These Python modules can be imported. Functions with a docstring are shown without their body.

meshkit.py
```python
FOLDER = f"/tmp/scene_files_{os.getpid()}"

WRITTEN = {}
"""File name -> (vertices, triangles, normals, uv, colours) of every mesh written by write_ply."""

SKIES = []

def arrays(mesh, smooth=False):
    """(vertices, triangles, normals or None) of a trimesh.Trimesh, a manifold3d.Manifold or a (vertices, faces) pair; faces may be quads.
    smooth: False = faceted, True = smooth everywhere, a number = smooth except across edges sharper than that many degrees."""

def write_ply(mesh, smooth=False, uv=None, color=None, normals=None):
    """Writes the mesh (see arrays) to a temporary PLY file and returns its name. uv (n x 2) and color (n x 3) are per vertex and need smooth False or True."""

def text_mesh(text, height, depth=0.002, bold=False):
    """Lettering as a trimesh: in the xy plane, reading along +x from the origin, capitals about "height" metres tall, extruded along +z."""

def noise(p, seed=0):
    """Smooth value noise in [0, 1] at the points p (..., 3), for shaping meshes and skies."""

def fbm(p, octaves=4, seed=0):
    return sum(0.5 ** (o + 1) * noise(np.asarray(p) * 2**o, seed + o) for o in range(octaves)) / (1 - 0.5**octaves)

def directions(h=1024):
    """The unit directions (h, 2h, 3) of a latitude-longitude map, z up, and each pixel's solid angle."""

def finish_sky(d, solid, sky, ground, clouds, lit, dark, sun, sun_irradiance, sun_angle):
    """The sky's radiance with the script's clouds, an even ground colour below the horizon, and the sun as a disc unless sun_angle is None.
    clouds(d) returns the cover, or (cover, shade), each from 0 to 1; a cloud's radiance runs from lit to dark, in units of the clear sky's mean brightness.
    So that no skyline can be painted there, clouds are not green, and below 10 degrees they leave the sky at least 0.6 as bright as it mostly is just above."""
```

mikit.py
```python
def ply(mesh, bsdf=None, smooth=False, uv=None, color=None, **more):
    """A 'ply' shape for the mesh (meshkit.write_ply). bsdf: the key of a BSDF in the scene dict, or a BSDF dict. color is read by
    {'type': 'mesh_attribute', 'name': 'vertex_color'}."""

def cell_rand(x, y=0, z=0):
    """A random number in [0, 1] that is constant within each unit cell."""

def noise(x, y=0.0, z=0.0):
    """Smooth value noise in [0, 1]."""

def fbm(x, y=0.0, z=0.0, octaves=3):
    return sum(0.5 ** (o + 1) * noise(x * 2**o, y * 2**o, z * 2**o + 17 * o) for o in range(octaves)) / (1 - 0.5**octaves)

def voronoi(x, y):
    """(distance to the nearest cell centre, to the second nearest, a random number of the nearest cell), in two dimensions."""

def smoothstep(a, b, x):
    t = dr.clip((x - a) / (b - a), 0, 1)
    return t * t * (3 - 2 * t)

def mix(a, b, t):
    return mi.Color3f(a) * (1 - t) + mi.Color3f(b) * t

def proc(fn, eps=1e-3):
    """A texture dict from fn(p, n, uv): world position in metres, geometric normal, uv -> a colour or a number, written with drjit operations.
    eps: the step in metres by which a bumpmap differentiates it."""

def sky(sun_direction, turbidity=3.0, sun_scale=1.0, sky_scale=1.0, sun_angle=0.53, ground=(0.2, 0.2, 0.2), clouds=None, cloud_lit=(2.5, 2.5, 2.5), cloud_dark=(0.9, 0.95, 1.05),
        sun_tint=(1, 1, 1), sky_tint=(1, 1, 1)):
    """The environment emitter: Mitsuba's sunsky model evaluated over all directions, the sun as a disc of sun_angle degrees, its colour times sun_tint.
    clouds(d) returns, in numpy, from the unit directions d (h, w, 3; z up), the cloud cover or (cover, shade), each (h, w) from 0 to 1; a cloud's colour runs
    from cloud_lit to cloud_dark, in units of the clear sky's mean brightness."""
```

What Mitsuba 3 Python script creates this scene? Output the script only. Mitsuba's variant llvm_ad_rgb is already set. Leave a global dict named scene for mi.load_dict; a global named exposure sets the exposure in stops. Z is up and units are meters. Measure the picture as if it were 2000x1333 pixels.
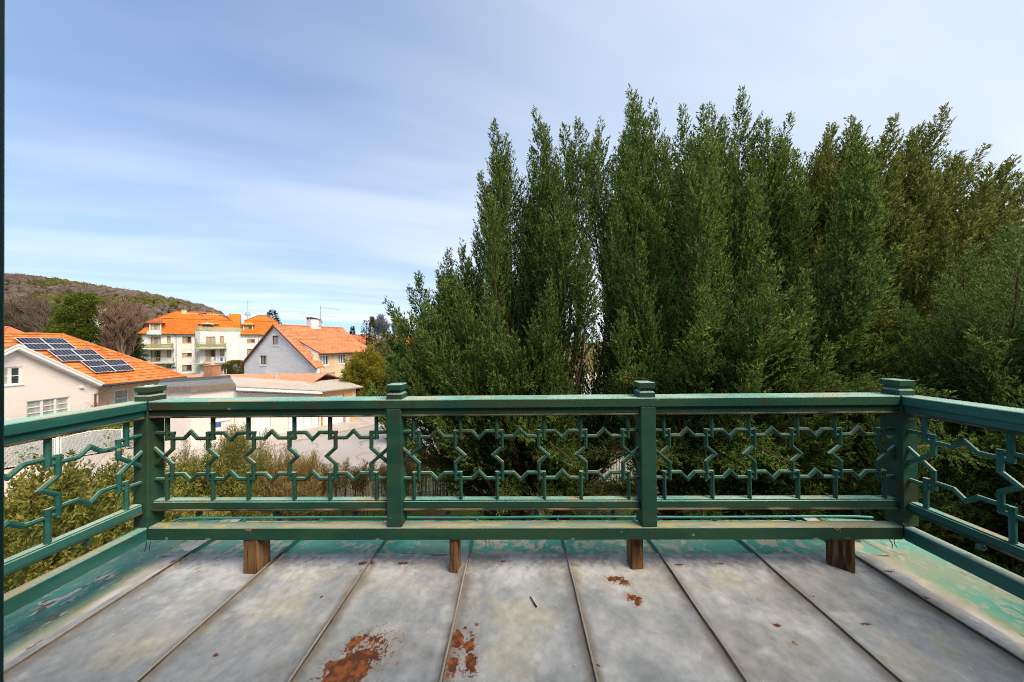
import math, random
import numpy as np, trimesh, mitsuba as mi, drjit as dr
import mikit, meshkit
from mikit import proc, noise, fbm, voronoi, cell_rand, smoothstep, mix
from shapely.geometry import Polygon
T = mi.ScalarTransform4f
scene, labels = {}, {}
H = 6.2                                   # eye height above the street

# ------------------------------------------------------------------ camera, sky, exposure
def camera_matrix(eye, yaw, pitch, roll):
    cy, sy, cp, sp, cr, sr = math.cos(yaw), math.sin(yaw), math.cos(pitch), math.sin(pitch), math.cos(roll), math.sin(roll)
    f = np.array([sy*cp, cy*cp, sp]); r0 = np.array([cy, -sy, 0]); u0 = np.cross(r0, f)
    r, u = cr*r0 + sr*u0, -sr*r0 + cr*u0
    m = np.eye(4); m[:3, 0] = -r; m[:3, 1] = u; m[:3, 2] = f; m[:3, 3] = eye
    return T(m.tolist())
scene['camera'] = {'type': 'perspective', 'fov': math.degrees(2*math.atan(1000/571.13)), 'fov_axis': 'x', 'near_clip': 0.02, 'far_clip': 6000.0,
                   'to_world': camera_matrix([0, -1.936, H], -.0144, .0071, -.0106)}

def clouds(d):
    x, y, z = d[..., 0], d[..., 1], np.maximum(d[..., 2], 0)
    a = 0.38                               # the streaks of high cloud run across the sky towards the far right
    px, py = x/(z+.10), y/(z+.10)
    u, v = px*math.cos(a)+py*math.sin(a), -px*math.sin(a)+py*math.cos(a)
    w = meshkit.fbm(np.stack([u*.5, v*.5, 0*u], -1), 3, 3)
    s1 = meshkit.fbm(np.stack([u*.35+w*1.6, v*1.5+w*1.5, 0*u+4], -1), 5, 11)
    s2 = meshkit.fbm(np.stack([u*.22+w, v*.7+w, 0*u+9], -1), 4, 5)
    side = np.clip(.44+.66*(x*.95+y*.06+.10), 0, 1)         # the veil thickens from the west to the east
    side = side*side*(3-2*side)
    low = np.exp(-(z/.17)**2)
    streak = np.clip((s1-.38)*3.6, 0, 1)
    s3 = meshkit.fbm(np.stack([u*.9+w*2.2, v*4.2+w*2.0, 0*u+2], -1), 4, 23)
    wisp = np.clip((s3-.42)*3, 0, 1)
    cover = .28+.60*side+(.62*(streak-.36)+.20*(wisp-.4))*(.25+.75*low)*(1-.6*side)+.55*(s2-.5)*(1-.5*side)+.24*low
    return np.clip(cover, 0, 1), np.clip(.16+1.5*(.52-s2)*(1-.6*side)-.2*(wisp-.4), 0, 1)
scene['sky'] = mikit.sky((0.46, -0.34, 0.82), turbidity=3, sun_scale=0.74, sun_angle=30, clouds=clouds,
                         cloud_lit=(2.22, 2.34, 2.52), cloud_dark=(.92, 1.28, 1.72), sky_scale=.92, sky_tint=(.82, 1.02, 1.16))
exposure = 2.4

# ------------------------------------------------------------------ helpers
used = {}
def numbered(name):
    n = used.get(name, 0); used[name] = n+1
    return name if n == 0 else f'{name}_{n:03d}'
def thing(name, label, cat, group=None):
    key = numbered(name); labels[key] = {'label': label, 'category': cat}
    if group: labels[key]['group'] = group
    return key
def obj(name, mesh, m, parent=None, smooth=False, color=None, kind=None, label=None, **more):
    key = numbered(f'{parent}__{name}' if parent else name)
    scene[key] = mikit.ply(mesh, m, smooth=smooth, color=color, **more)
    if kind or label:
        labels[key] = {k: v for k, v in (('kind', kind), ('label', label)) if v}
    return key
def struct(name, mesh, m, **k):
    return obj(name, mesh, m, None, kind='structure', **k)
cat = trimesh.util.concatenate
def box(x0, x1, y0, y1, z0, z1, c=0.0):
    lo, hi = np.array([min(x0, x1), min(y0, y1), min(z0, z1)], float), np.array([max(x0, x1), max(y0, y1), max(z0, z1)], float)
    if c <= 0:
        m = trimesh.creation.box(hi-lo); m.apply_translation((lo+hi)/2); return m
    c = min(c, *(hi-lo)/2.5); p = []
    for s in np.ndindex(2, 2, 2):
        q = np.where(s, hi, lo); e = np.where(s, -1, 1)*c
        p += [q+e*[0, 1, 1], q+e*[1, 0, 1], q+e*[1, 1, 0]]
    return trimesh.convex.convex_hull(np.array(p))
def xf(mesh, M):
    mesh = mesh.copy(); mesh.apply_transform(M); return mesh
def frame(o, u, v, w=(0, 0, 1)):
    M = np.eye(4); M[:3, 0], M[:3, 1], M[:3, 2], M[:3, 3] = u, v, w, o; return M
def raw(v, f):
    return trimesh.Trimesh(np.array(v, float), np.array(f, int), process=False)
def quad(a, b, c, d):
    return raw([a, b, c, d], [[0, 1, 2], [0, 2, 3]])
def slab(top, t=.12):
    """A plate: the polygon of points (counter-clockwise seen from outside) and the same pushed back by t along its normal."""
    p = np.array(top, float); n = np.cross(p[1]-p[0], p[2]-p[0]); n /= np.linalg.norm(n); k = len(p)
    v = np.vstack([p, p-n*t]); f = [[0, i, i+1] for i in range(1, k-1)]+[[k, k+i+1, k+i] for i in range(1, k-1)]
    for i in range(k):
        j = (i+1) % k; f += [[i, k+i, k+j], [i, k+j, j]]
    return raw(v, f)
def extrude(poly, h, z0=0.0):
    m = trimesh.creation.extrude_polygon(Polygon(poly), h, engine='earcut'); m.apply_translation([0, 0, z0]); return m
def tubes(paths, sides=5):
    """[(points, radii)] as one mesh of tapering tubes."""
    V, F, n = [], [], 0; ang = np.arange(sides)*2*np.pi/sides
    for p, r in paths:
        p = np.asarray(p, float); r = np.broadcast_to(r, (len(p),)); t = np.gradient(p, axis=0)
        t /= np.linalg.norm(t, axis=1, keepdims=True)+1e-12
        a = np.cross(t, np.where(np.abs(t[:, 2:]) < .9, [0, 0, 1.], [1., 0, 0])); a /= np.linalg.norm(a, axis=1, keepdims=True)+1e-12
        b = np.cross(t, a)
        V.append((p[:, None]+r[:, None, None]*(np.cos(ang)[None, :, None]*a[:, None]+np.sin(ang)[None, :, None]*b[:, None])).reshape(-1, 3))
        i, j = np.meshgrid(np.arange(len(p)-1), np.arange(sides), indexing='ij'); q = n+i*sides+j; q2 = n+i*sides+(j+1) % sides
        F += [np.stack([q, q2, q2+sides], -1).reshape(-1, 3), np.stack([q, q2+sides, q+sides], -1).reshape(-1, 3)]
        if sides > 4:
            for base in (n, n+(len(p)-1)*sides):
                F.append(np.array([[base, base+k, base+k+1] if base > n else [base, base+k+1, base+k] for k in range(1, sides-1)]))
        n += len(p)*sides
    return raw(np.vstack(V), np.vstack(F))
def lathe(profile, n=16):
    return trimesh.creation.revolve(np.array(profile, float), sections=n)
def grid(xs, ys, zf):
    X, Y = np.meshgrid(xs, ys, indexing='ij'); Z = zf(X, Y); v = np.stack([X, Y, Z], -1).reshape(-1, 3)
    a, b = len(xs), len(ys); i, j = np.meshgrid(np.arange(a-1), np.arange(b-1), indexing='ij'); q = (i*b+j).ravel()
    return raw(v, np.vstack([np.stack([q, q+b, q+b+1], -1), np.stack([q, q+b+1, q+1], -1)]))

# ------------------------------------------------------------------ materials
def mat(key, tex, rough=.6, spec=.3, bump=None, scale=.01, **more):
    k = .76                                # keeps the measured tints within real reflectances
    base = {'type': 'rgb', 'value': [v*k for v in tex]} if isinstance(tex, (tuple, list)) else proc(lambda p, n, uv: tex(p, n, uv)*k)
    b = {'type': 'principled', 'base_color': base, 'roughness': proc(rough) if callable(rough) else float(rough), 'specular': float(spec), **more}
    if bump is not None:
        b = {'type': 'bumpmap', 'arbitrary': proc(bump, .004), 'scale': float(scale), 'bsdf': b}
    scene[key] = {'type': 'twosided', 'bsdf': b}
    return key
def C(*v): return mi.Color3f(*v)
def vary(col, amt=.15, s=2.0, dirt=None, ds=.5):
    """A colour with large and small unevenness."""
    def fn(p, n, uv):
        k = fbm(p.x*s, p.y*s, p.z*s, 4)
        c = C(*col)*(1-amt+2*amt*k)
        if dirt:
            c = mix(c, C(*dirt), .5*smoothstep(.52, .75, fbm(p.x*ds+7, p.y*ds, p.z*ds*.6+3, 4)))
        return c
    return fn
def paint(p, n, uv):
    """Green woodwork: dark where sound, tops pale teal, part chalking, part sky sheen put into the colour, lichen and bare grain here and there."""
    k = fbm(p.x*3, p.y*3, p.z*9, 4); g = noise(p.x*40, p.y*40, p.z*160); big = fbm(p.x*.9+5, p.y*.9, p.z*2, 3)
    base = mix(C(.016, .080, .058), C(.030, .100, .060), smoothstep(.35, .65, k))
    base = mix(base, C(.060, .085, .030), .55*smoothstep(.50, .72, big))
    base = mix(base, C(.055, .045, .025), .6*smoothstep(.64, .74, fbm(p.x*8, p.y*8, p.z*5, 3)))
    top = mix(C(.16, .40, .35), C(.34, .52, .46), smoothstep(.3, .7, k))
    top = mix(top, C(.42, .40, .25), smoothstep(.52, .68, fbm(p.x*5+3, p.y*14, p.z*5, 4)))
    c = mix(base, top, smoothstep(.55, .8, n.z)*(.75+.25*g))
    return mix(c, C(.30, .27, .20), smoothstep(.80, .84, fbm(p.x*14, p.y*14, p.z*22, 3)))
def paint_side(p, n, uv):
    k = fbm(p.x*3, p.y*3, p.z*9, 4)
    base = mix(C(.020, .125, .105), C(.045, .19, .16), smoothstep(.35, .7, k))
    base = mix(base, C(.035, .085, .05), .5*smoothstep(.5, .7, fbm(p.x*1.4, p.y*1.4+2, p.z*3, 3)))
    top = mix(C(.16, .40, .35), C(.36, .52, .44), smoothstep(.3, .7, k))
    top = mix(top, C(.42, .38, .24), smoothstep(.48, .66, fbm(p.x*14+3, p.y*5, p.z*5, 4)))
    c = mix(base, top, smoothstep(.55, .8, n.z))  # upward faces paler here too, sky sheen mixed in with the chalking
    return mix(c, C(.36, .33, .25), smoothstep(.79, .82, fbm(p.x*12, p.y*9, p.z*20, 3)))
wood_bump = lambda p, n, uv: noise(p.x*60, p.y*60, p.z*260)*.4+fbm(p.x*16, p.y*16, p.z*16, 3)
mat('m_paint', paint, .55, .25, wood_bump, .0012)
mat('m_paint_side', paint_side, .5, .3, wood_bump, .0012)
def beamtop(p, n, uv):
    c = paint(p, n, uv); k = fbm(p.x*4, p.y*30, p.z*4, 4)
    worn = mix(C(.40, .36, .26), C(.24, .30, .22), smoothstep(.4, .6, k)); worn = mix(worn, C(.46, .40, .14), .7*smoothstep(.60, .68, fbm(p.x*9, p.y*20, 3, 3)))
    return mix(c, worn, smoothstep(.6, .8, n.z)*.85)
mat('m_beam', beamtop, .65, .2, wood_bump, .0015)
mat('m_lip', lambda p, n, uv: mix(mix(C(.05, .045, .03), C(.22, .17, .11), smoothstep(.35, .65, fbm(p.x*7, p.y*7, p.z*20, 4))), C(.03, .08, .06), smoothstep(.5, .7, fbm(p.x*2, p.y*2, p.z*9, 3))), .8, .1, wood_bump, .002)
ROT = [(-.80, -.56, .105, .13, .5), (-.84, -.44, .035, .05, .5), (-.315, -.43, .034, .044, 0), (-.255, -.45, .032, .04, .3), (-.315, -.545, .030, .055, 0), (-.232, -.53, .032, .052, 0), (-.23, -.34, .01, .012, 0),
       (-.29, -.36, .008, .008, 0), (-.255, -.385, .006, .006, 0), (.625, -.035, .055, .024, 0), (.67, -.055, .03, .025, 0), (.672, -.165, .028, .022, 0), (.702, -.195, .022, .034, .4), (.345, -.52, .008, .04, 0), (.37, -.545, .014, .008, 0),
       (1.38, -.34, .016, .008, 0), (1.38, -.43, .01, .014, 0), (1.75, -.16, .012, .006, 0), (1.86, -.33, .02, .006, 0), (-1.09, .10, .03, .014, 0), (-1.02, .09, .02, .012, 0), (-.80, .10, .04, .013, 0), (-.10, .12, .03, .01, 0), (1.10, .09, .025, .008, 0), (1.38, .10, .02, .008, 0), (2.43, .03, .03, .012, 0), (2.40, -.17, .025, .008, 0), (-2.44, .12, .06, .02, 0), (-1.20, -.17, .008, .006, 0), (-1.5, -.5, .012, .006, 0)]
SEAMS = [-2.40, -1.72, -1.03, -.35, .34, 1.00, 1.68, 2.34]
def zinc_at(p):
    n1 = fbm(p.x*3.5, p.y*3.5, 1.5, 5); n2 = fbm(p.x*1.1+9, p.y*2.4, 4.5, 4); n3 = fbm(p.x*34, p.y*34, 2., 5); sp = noise(p.x*150, p.y*150, .5)
    c = mix(C(.315, .335, .352), C(.485, .495, .498), smoothstep(.30, .70, n1))
    c = mix(c, C(.42, .40, .36), .6*smoothstep(.46, .64, n2))
    c = mix(c, C(.30, .275, .24), .5*smoothstep(.55, .68, fbm(p.x*1.8, p.y*4.5+3, 7.7, 4)))
    c = mix(c, C(.27, .295, .33), .5*smoothstep(.55, .70, fbm(p.x*6.+3, p.y*5., 6.1, 4)))
    c = mix(c, C(.62, .62, .61), .6*smoothstep(.60, .80, fbm(p.x*5.+1, p.y*10., 9.3, 5)))
    c = mix(c, C(.50, .46, .28), .35*smoothstep(.60, .70, fbm(p.x*3.+20, p.y*4., 2.3, 3)))
    c = mix(c, C(.78, .77, .74), .6*smoothstep(.955, .98, noise(p.x*130, p.y*110, 8.)))
    near = mi.Float(1.)
    for s in SEAMS: near = dr.minimum(near, dr.abs(p.x-s+.012*(n1-.5)))
    c = mix(c, C(.16, .125, .085), .75*(1-smoothstep(.008, .085*(.35+n2), near))*smoothstep(.30, .6, n1+.12))
    scr = fbm(p.x*46+9*n1, p.y*7+5*n2, 3., 3); cl = fbm(p.x*13+4*n1, p.y*15+4*n2, 8., 5)
    c = c*(.80+.40*n3)*(.92+.16*sp)*(.95+.10*scr)*(.80+.40*cl)
    front = smoothstep(-.05, .12, p.y+.10*(n1-.5)+.05*(n3-.5))         # grubby, limy band below the fold
    c = mix(c, mix(C(.36, .32, .27), C(.62, .60, .57), smoothstep(.40, .62, n1*.6+n3*.4)), .75*front)
    wob = 1.5*(fbm(p.x*24, p.y*24, 3.3, 3)-.5)+1.7*(fbm(p.x*85, p.y*85, 5.3, 4)-.5)
    rust = mi.Float(0); halo = mi.Float(0)
    for (x, y, rx, ry, sk) in ROT:
        dx = (p.x-x-sk*(p.y-y))/rx; dy = (p.y-y)/ry; e = dr.sqrt(dx*dx+dy*dy)+wob
        rust = dr.maximum(rust, 1-smoothstep(.80, .98, e)); halo = dr.maximum(halo, 1-smoothstep(.9, 2.0, e))
    rust = dr.maximum(rust, smoothstep(.62, .66, fbm(p.x*110, p.y*110, 4., 3))*halo*.9)
    c = mix(c, C(.34, .25, .17), .30*halo)
    rc = mix(C(.115, .036, .015), C(.30, .095, .022), smoothstep(.42, .72, fbm(p.x*45, p.y*45, 5., 4)))
    return mix(c*C(.95, .995, 1.04), rc, rust)
def zinc(p, n, uv): return zinc_at(p)
def teal_at(p):
    k = fbm(p.x*6, p.y*6, 3., 4); f = fbm(p.x*30, p.y*30, 6., 3)
    c = mix(C(.06, .30, .235), C(.11, .40, .32), smoothstep(.35, .7, k))
    c = mix(c, C(.20, .36, .27), .6*smoothstep(.45, .65, fbm(p.x*2.2, p.y*4, 8., 4)))
    return c, k, f
def apron(p, n, uv):
    """Teal roof paint worn through to primer in broad patches."""
    c, k, f = teal_at(p)
    worn = smoothstep(.50, .62, fbm(p.x*2.6+4, p.y*1.6, 5.5, 4)*.55+f*.45)
    c = mix(c, mix(C(.40, .37, .29), C(.52, .48, .40), k), worn*.9)
    edge = 1-smoothstep(.186, .206, p.y+.03*(k-.5))
    c = mix(c, mix(C(.33, .36, .28), C(.48, .44, .36), f), edge*.85)
    return mix(c, C(.07, .06, .045), .8*smoothstep(.62, .70, fbm(p.x*9., p.y*60., 6., 4))*edge)
def margin(p, n, uv):
    """Teal paint on the side flashings: yellowish and flaking towards the grey sheets."""
    c, k, f = teal_at(p); a = dr.abs(p.x)
    inner = 1-smoothstep(2.50, 2.62, a+.16*(fbm(p.x*4, p.y*3, 2., 4)-.5)+.04*(f-.5))
    ink = smoothstep(.3, .6, k)
    right = smoothstep(0, .1, p.x)
    c = c*mix(C(.72, .80, .78), C(1, 1, 1), right)
    c = mix(c, mix(C(.30, .30, .12), C(.38, .38, .26), ink), .8*(1-smoothstep(2.52, 2.74, a+.22*(k-.5))))
    c = mix(c, mix(C(.36, .31, .21), C(.22, .34, .26), f), (.35+.5*right)*smoothstep(.50, .66, fbm(p.x*2.3+1, p.y*2.+.6, 4., 4)*.75+f*.25))
    c = mix(c, C(.40, .38, .31), .6*smoothstep(.62, .70, fbm(p.x*38, p.y*30, 2., 3)))
    c = mix(c, mix(C(.62, .60, .56), C(.40, .38, .34), ink), inner)
    chips = smoothstep(.70, .74, fbm(p.x*16, p.y*11, 9., 3))*(1-right*.6)
    c = mix(c, mix(C(.12, .09, .06), C(.55, .52, .48), smoothstep(.4, .6, f)), chips*.9)
    return mix(c, C(.025, .03, .022), .9*smoothstep(.58, .64, fbm(p.x*22, p.y*2.2, 6., 3))*smoothstep(2.50, 2.56, a)*(1-smoothstep(2.60, 2.68, a)))
dents = lambda p, n, uv: fbm(p.x*5, p.y*5, 0., 4)+.25*noise(p.x*60, p.y*60, 1.)
mat('m_zinc', zinc, lambda p, n, uv: .46+.3*fbm(p.x*7, p.y*7, 2., 3), .35, dents, .008)
mat('m_apron', apron, .6, .25, dents, .006)
mat('m_margin', margin, .6, .25, dents, .006)
mat('m_seam', lambda p, n, uv: mix(mix(mix(C(.10, .078, .055), C(.23, .20, .16), smoothstep(.35, .65, fbm(p.x*20, p.y*5, 1., 4))), C(.44, .43, .40), .8*smoothstep(.55, .85, n.z)), C(.05, .22, .17), smoothstep(.15, .2, p.y)), .6, .3)  # upward edges lighter: a raised highlight put into the colour
mat('m_pipe', vary((.05, .30, .27), .2, 6), .4, .4)
def oldwood(p, n, uv):
    g = fbm(p.x*70+p.y*30, p.y*70, p.z*5, 4)
    c = mix(C(.085, .042, .020), C(.30, .17, .085), smoothstep(.30, .70, g))
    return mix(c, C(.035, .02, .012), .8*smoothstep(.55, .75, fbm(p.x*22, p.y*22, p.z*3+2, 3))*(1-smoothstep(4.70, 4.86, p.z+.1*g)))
mat('m_block', oldwood, .8, .15, lambda p, n, uv: fbm(p.x*70+p.y*30, p.y*70, p.z*5, 4), .004)
mat('m_twig', (.035, .02, .012), .8, .1)
mat('m_plaster', vary((.62, .56, .46), .08, 1.5, (.40, .36, .30)), .9, .1)
mat('m_doorgreen', vary((.012, .085, .062), .15, 5), .45, .4)
mat('m_white', vary((.98, .97, .95), .05, 1.2, (.86, .84, .80), .3), .9, .1)
mat('m_pinkwall', vary((.98, .885, .815), .03, .8, (.92, .82, .75), .25), .9, .1)
mat('m_creamwall', vary((.90, .70, .48), .06, .8, (.78, .6, .42), .3), .9, .1)
mat('m_orangewall', vary((.80, .46, .20), .07, 1.2, (.62, .36, .18), .4), .9, .1)
mat('m_garagewall', vary((.90, .82, .74), .05, .8, (.58, .52, .47), .3), .9, .1)
mat('m_trim', vary((.95, .94, .92), .04, 2), .55, .3)
mat('m_concrete', vary((.46, .46, .44), .10, 1.5, (.34, .33, .31)), .9, .1)
mat('m_darkmetal', (.05, .055, .06), .45, .5)
mat('m_greymetal', (.42, .44, .46), .45, .5)
mat('m_brownpipe', (.10, .07, .05), .5, .4)
mat('m_orangeframe', (.66, .27, .035), .5, .3)
mat('m_brownframe', (.22, .12, .07), .6, .2)
mat('m_redframe', (.30, .05, .03), .5, .3)
mat('m_curtain', lambda p, n, uv: C(.50, .52, .48)*(.7+.5*noise((p.x+p.y)*7, 0., 0.)), .9, .1)
mat('m_dark', (.02, .022, .026), .4, .3)
scene['m_glass'] = {'type': 'principled', 'base_color': {'type': 'rgb', 'value': [.045, .055, .062]}, 'roughness': .06, 'specular': .7}
scene['m_glass'] = {'type': 'twosided', 'bsdf': scene['m_glass']}
def tile_fn(a, b, c, su=.35):
    def fn(p, n, uv):
        r = cell_rand(p.x*3.1+p.y*1.7, p.y*3.1, p.z*5.)
        k = fbm(p.x*1.3, p.y*1.3, p.z*1.3, 4)
        col = mix(C(*a), C(*b), smoothstep(.25, .75, k*(1-su)+r*su))
        return mix(col, C(*c), .7*smoothstep(.60, .74, fbm(p.x*2.7+4, p.y*2.7, p.z*2.7, 4)))
    return fn
mat('m_tile', tile_fn((.52, .155, .04), (.74, .27, .075), (.56, .32, .18)), .75, .2)
mat('m_tile_old', tile_fn((.50, .19, .085), (.64, .29, .14), (.46, .24, .13), .22), .85, .15)
mat('m_tile_bright', tile_fn((.66, .16, .02), (.78, .225, .03), (.60, .15, .03), .12), .7, .2)
mat('m_tile_red', tile_fn((.34, .08, .035), (.48, .13, .05), (.40, .16, .10)), .8, .2)
mat('m_tile_far', tile_fn((.58, .17, .07), (.70, .25, .12), (.45, .2, .12)), .8, .2)
mat('m_terracotta', vary((.55, .28, .17), .2, 2.5, (.48, .40, .33), 1.2), .9, .1)
mat('m_solar', (.012, .016, .032), .22, .5)
mat('m_frame', (.62, .64, .66), .4, .5)
mat('m_bitumen', vary((.13, .14, .15), .2, 1.5, (.22, .23, .24), .6), .8, .2)
mat('m_pale_roof', vary((.40, .36, .31), .14, .9, (.42, .30, .22), .5), .8, .2)
mat('m_tinfascia', vary((.25, .20, .16), .15, 2), .6, .3)
mat('m_shingle', lambda p, n, uv: C(.97, .965, .96)*(.90+.12*fbm(p.x*.8, p.y*.8, p.z*.8, 3)+.10*(cell_rand(p.x*1.4, p.y*1.4, p.z*3.4)-.5)), .8, .2)
mat('m_brick', vary((.50, .27, .17), .25, 4, (.30, .16, .12), 1.5), .9, .1)
mat('m_railgreen', lambda p, n, uv: C(.40, .42, .20)*(.85+.3*fbm(p.x, p.y, p.z*3, 3)), .7, .2)
mat('m_railstripe', vary((.58, .62, .44), .1, 2), .7, .2)
mat('m_stair', (.86, .34, .04), .6, .2)
mat('m_yellow', (.66, .34, .06), .7, .2)
mat('m_asphalt', lambda p, n, uv: mix(C(.33, .31, .295), C(.42, .395, .375), fbm(p.x*.5, p.y*.5, 0., 4))*(.90+.2*noise(p.x*30, p.y*30, 0.))*(1-.35*smoothstep(.965, .985, 1-dr.abs(fbm(p.x*.35, p.y*.35, 2., 4)-.5)*2)), .9, .1)
mat('m_paving', vary((.40, .36, .335), .10, 1.2, (.48, .44, .40), .6), .9, .1)
mat('m_kerb', vary((.52, .44, .38), .12, 2), .9, .1)
mat('m_soil', lambda p, n, uv: mix(mix(C(.075, .05, .03), C(.17, .11, .06), fbm(p.x*3, p.y*3, 0., 4)), C(.07, .11, .025), smoothstep(.5, .66, fbm(p.x*.35, p.y*.35, 3., 4))), .95, .05)
mat('m_lawn', vary((.10, .18, .03), .25, 1.5, (.16, .2, .05), .4), .95, .05)
mat('m_hill', vary((.10, .075, .05), .3, .03), .95, .05)
def bark(p, n, uv): return mix(C(.075, .038, .024), C(.20, .105, .065), fbm(p.x*14, p.y*14, p.z*4, 4))
mat('m_bark', bark, .9, .1)
mat('m_greybark', lambda p, n, uv: mix(C(.13, .10, .075), C(.27, .21, .16), fbm(p.x*4, p.y*4, p.z*2, 3)), .9, .1)
mat('m_pinkbark', lambda p, n, uv: mix(C(.24, .15, .10), C(.40, .28, .20), fbm(p.x*4, p.y*4, p.z*2, 3)), .9, .1)
mat('m_hazebark', (.20, .24, .29), .9, .1)  # bluish tone is distance haze put into the bark colour
def leafmat(key, trans=.55, rough=.6):
    scene[key] = {'type': 'principledthin', 'base_color': {'type': 'mesh_attribute', 'name': 'vertex_color'}, 'roughness': rough, 'diff_trans': trans, 'eta': 1.3}
leafmat('m_needle', .9); leafmat('m_leaf', .6); leafmat('m_far_leaf', .2)
mat('m_picket', vary((.84, .82, .79), .10, 4, (.5, .46, .4), 2), .8, .2)
mat('m_gridmetal', (.66, .67, .68), .45, .4)
mat('m_blueplate', (.06, .16, .42), .5, .3)
mat('m_ink', (.05, .06, .12), .6, .2)
mat('m_red', (.55, .10, .08), .6, .2)
mat('m_oliveball', (.10, .18, .05), .8, .1)

# ------------------------------------------------------------------ the ground, the street
SN, ST = np.array([.7308, -.6826, 0]), np.array([.6826, .7308, 0])       # across the street (towards the villa) and along it
SO = np.array([-13.21, 21.50, 0])
def street(s, n, z=0.0):
    """A point s metres along the street and n metres out from the garage fronts."""
    return SO+s*ST+n*SN+np.array([0, 0, z])
ter_x = [-1700, -1000, -812, -694, -532, -456, -414, -385, -370, 3000]; ter_h = [108, 112, 107, 101, 72, 53, 30, 5, 0, 0]
def hill_z(x, y):
    x = x*430/np.maximum(y, 430)              # the ridge turns away to the north-west
    return np.interp(x, ter_x, ter_h)*(lambda t: t*t*(3-2*t))(np.clip((y-110)/320, 0, 1))
struct('ground', grid(np.concatenate([[-3000, -1500], np.linspace(-400, 400, 41), [1500, 3000]]), np.concatenate([[-3000, -800], np.linspace(-200, 110, 16), [800, 3000]]), lambda X, Y: X*0-.03), 'm_soil')
struct('hill', grid(np.linspace(-1700, -350, 60), np.linspace(111, 800, 40), lambda X, Y: hill_z(X, Y)-.6+2.5*meshkit.fbm(np.stack([X/40, Y/40, X*0], -1), 3)), 'm_hill', smooth=True)
struct('street', slab([street(-70, 2.55, .004), street(-70, 10.6, .004), street(90, 10.6, .004), street(90, 2.55, .004)], .10), 'm_asphalt')
pv = 'pavement'; labels[pv] = {'kind': 'structure'}; used[pv] = 1
obj('bed', slab([street(-70, -3.2, .055), street(-70, 2.35, .055), street(90, 2.35, .055), street(90, -3.2, .055)], .10), 'm_kerb', pv)
rng = np.random.default_rng(4)
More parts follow.
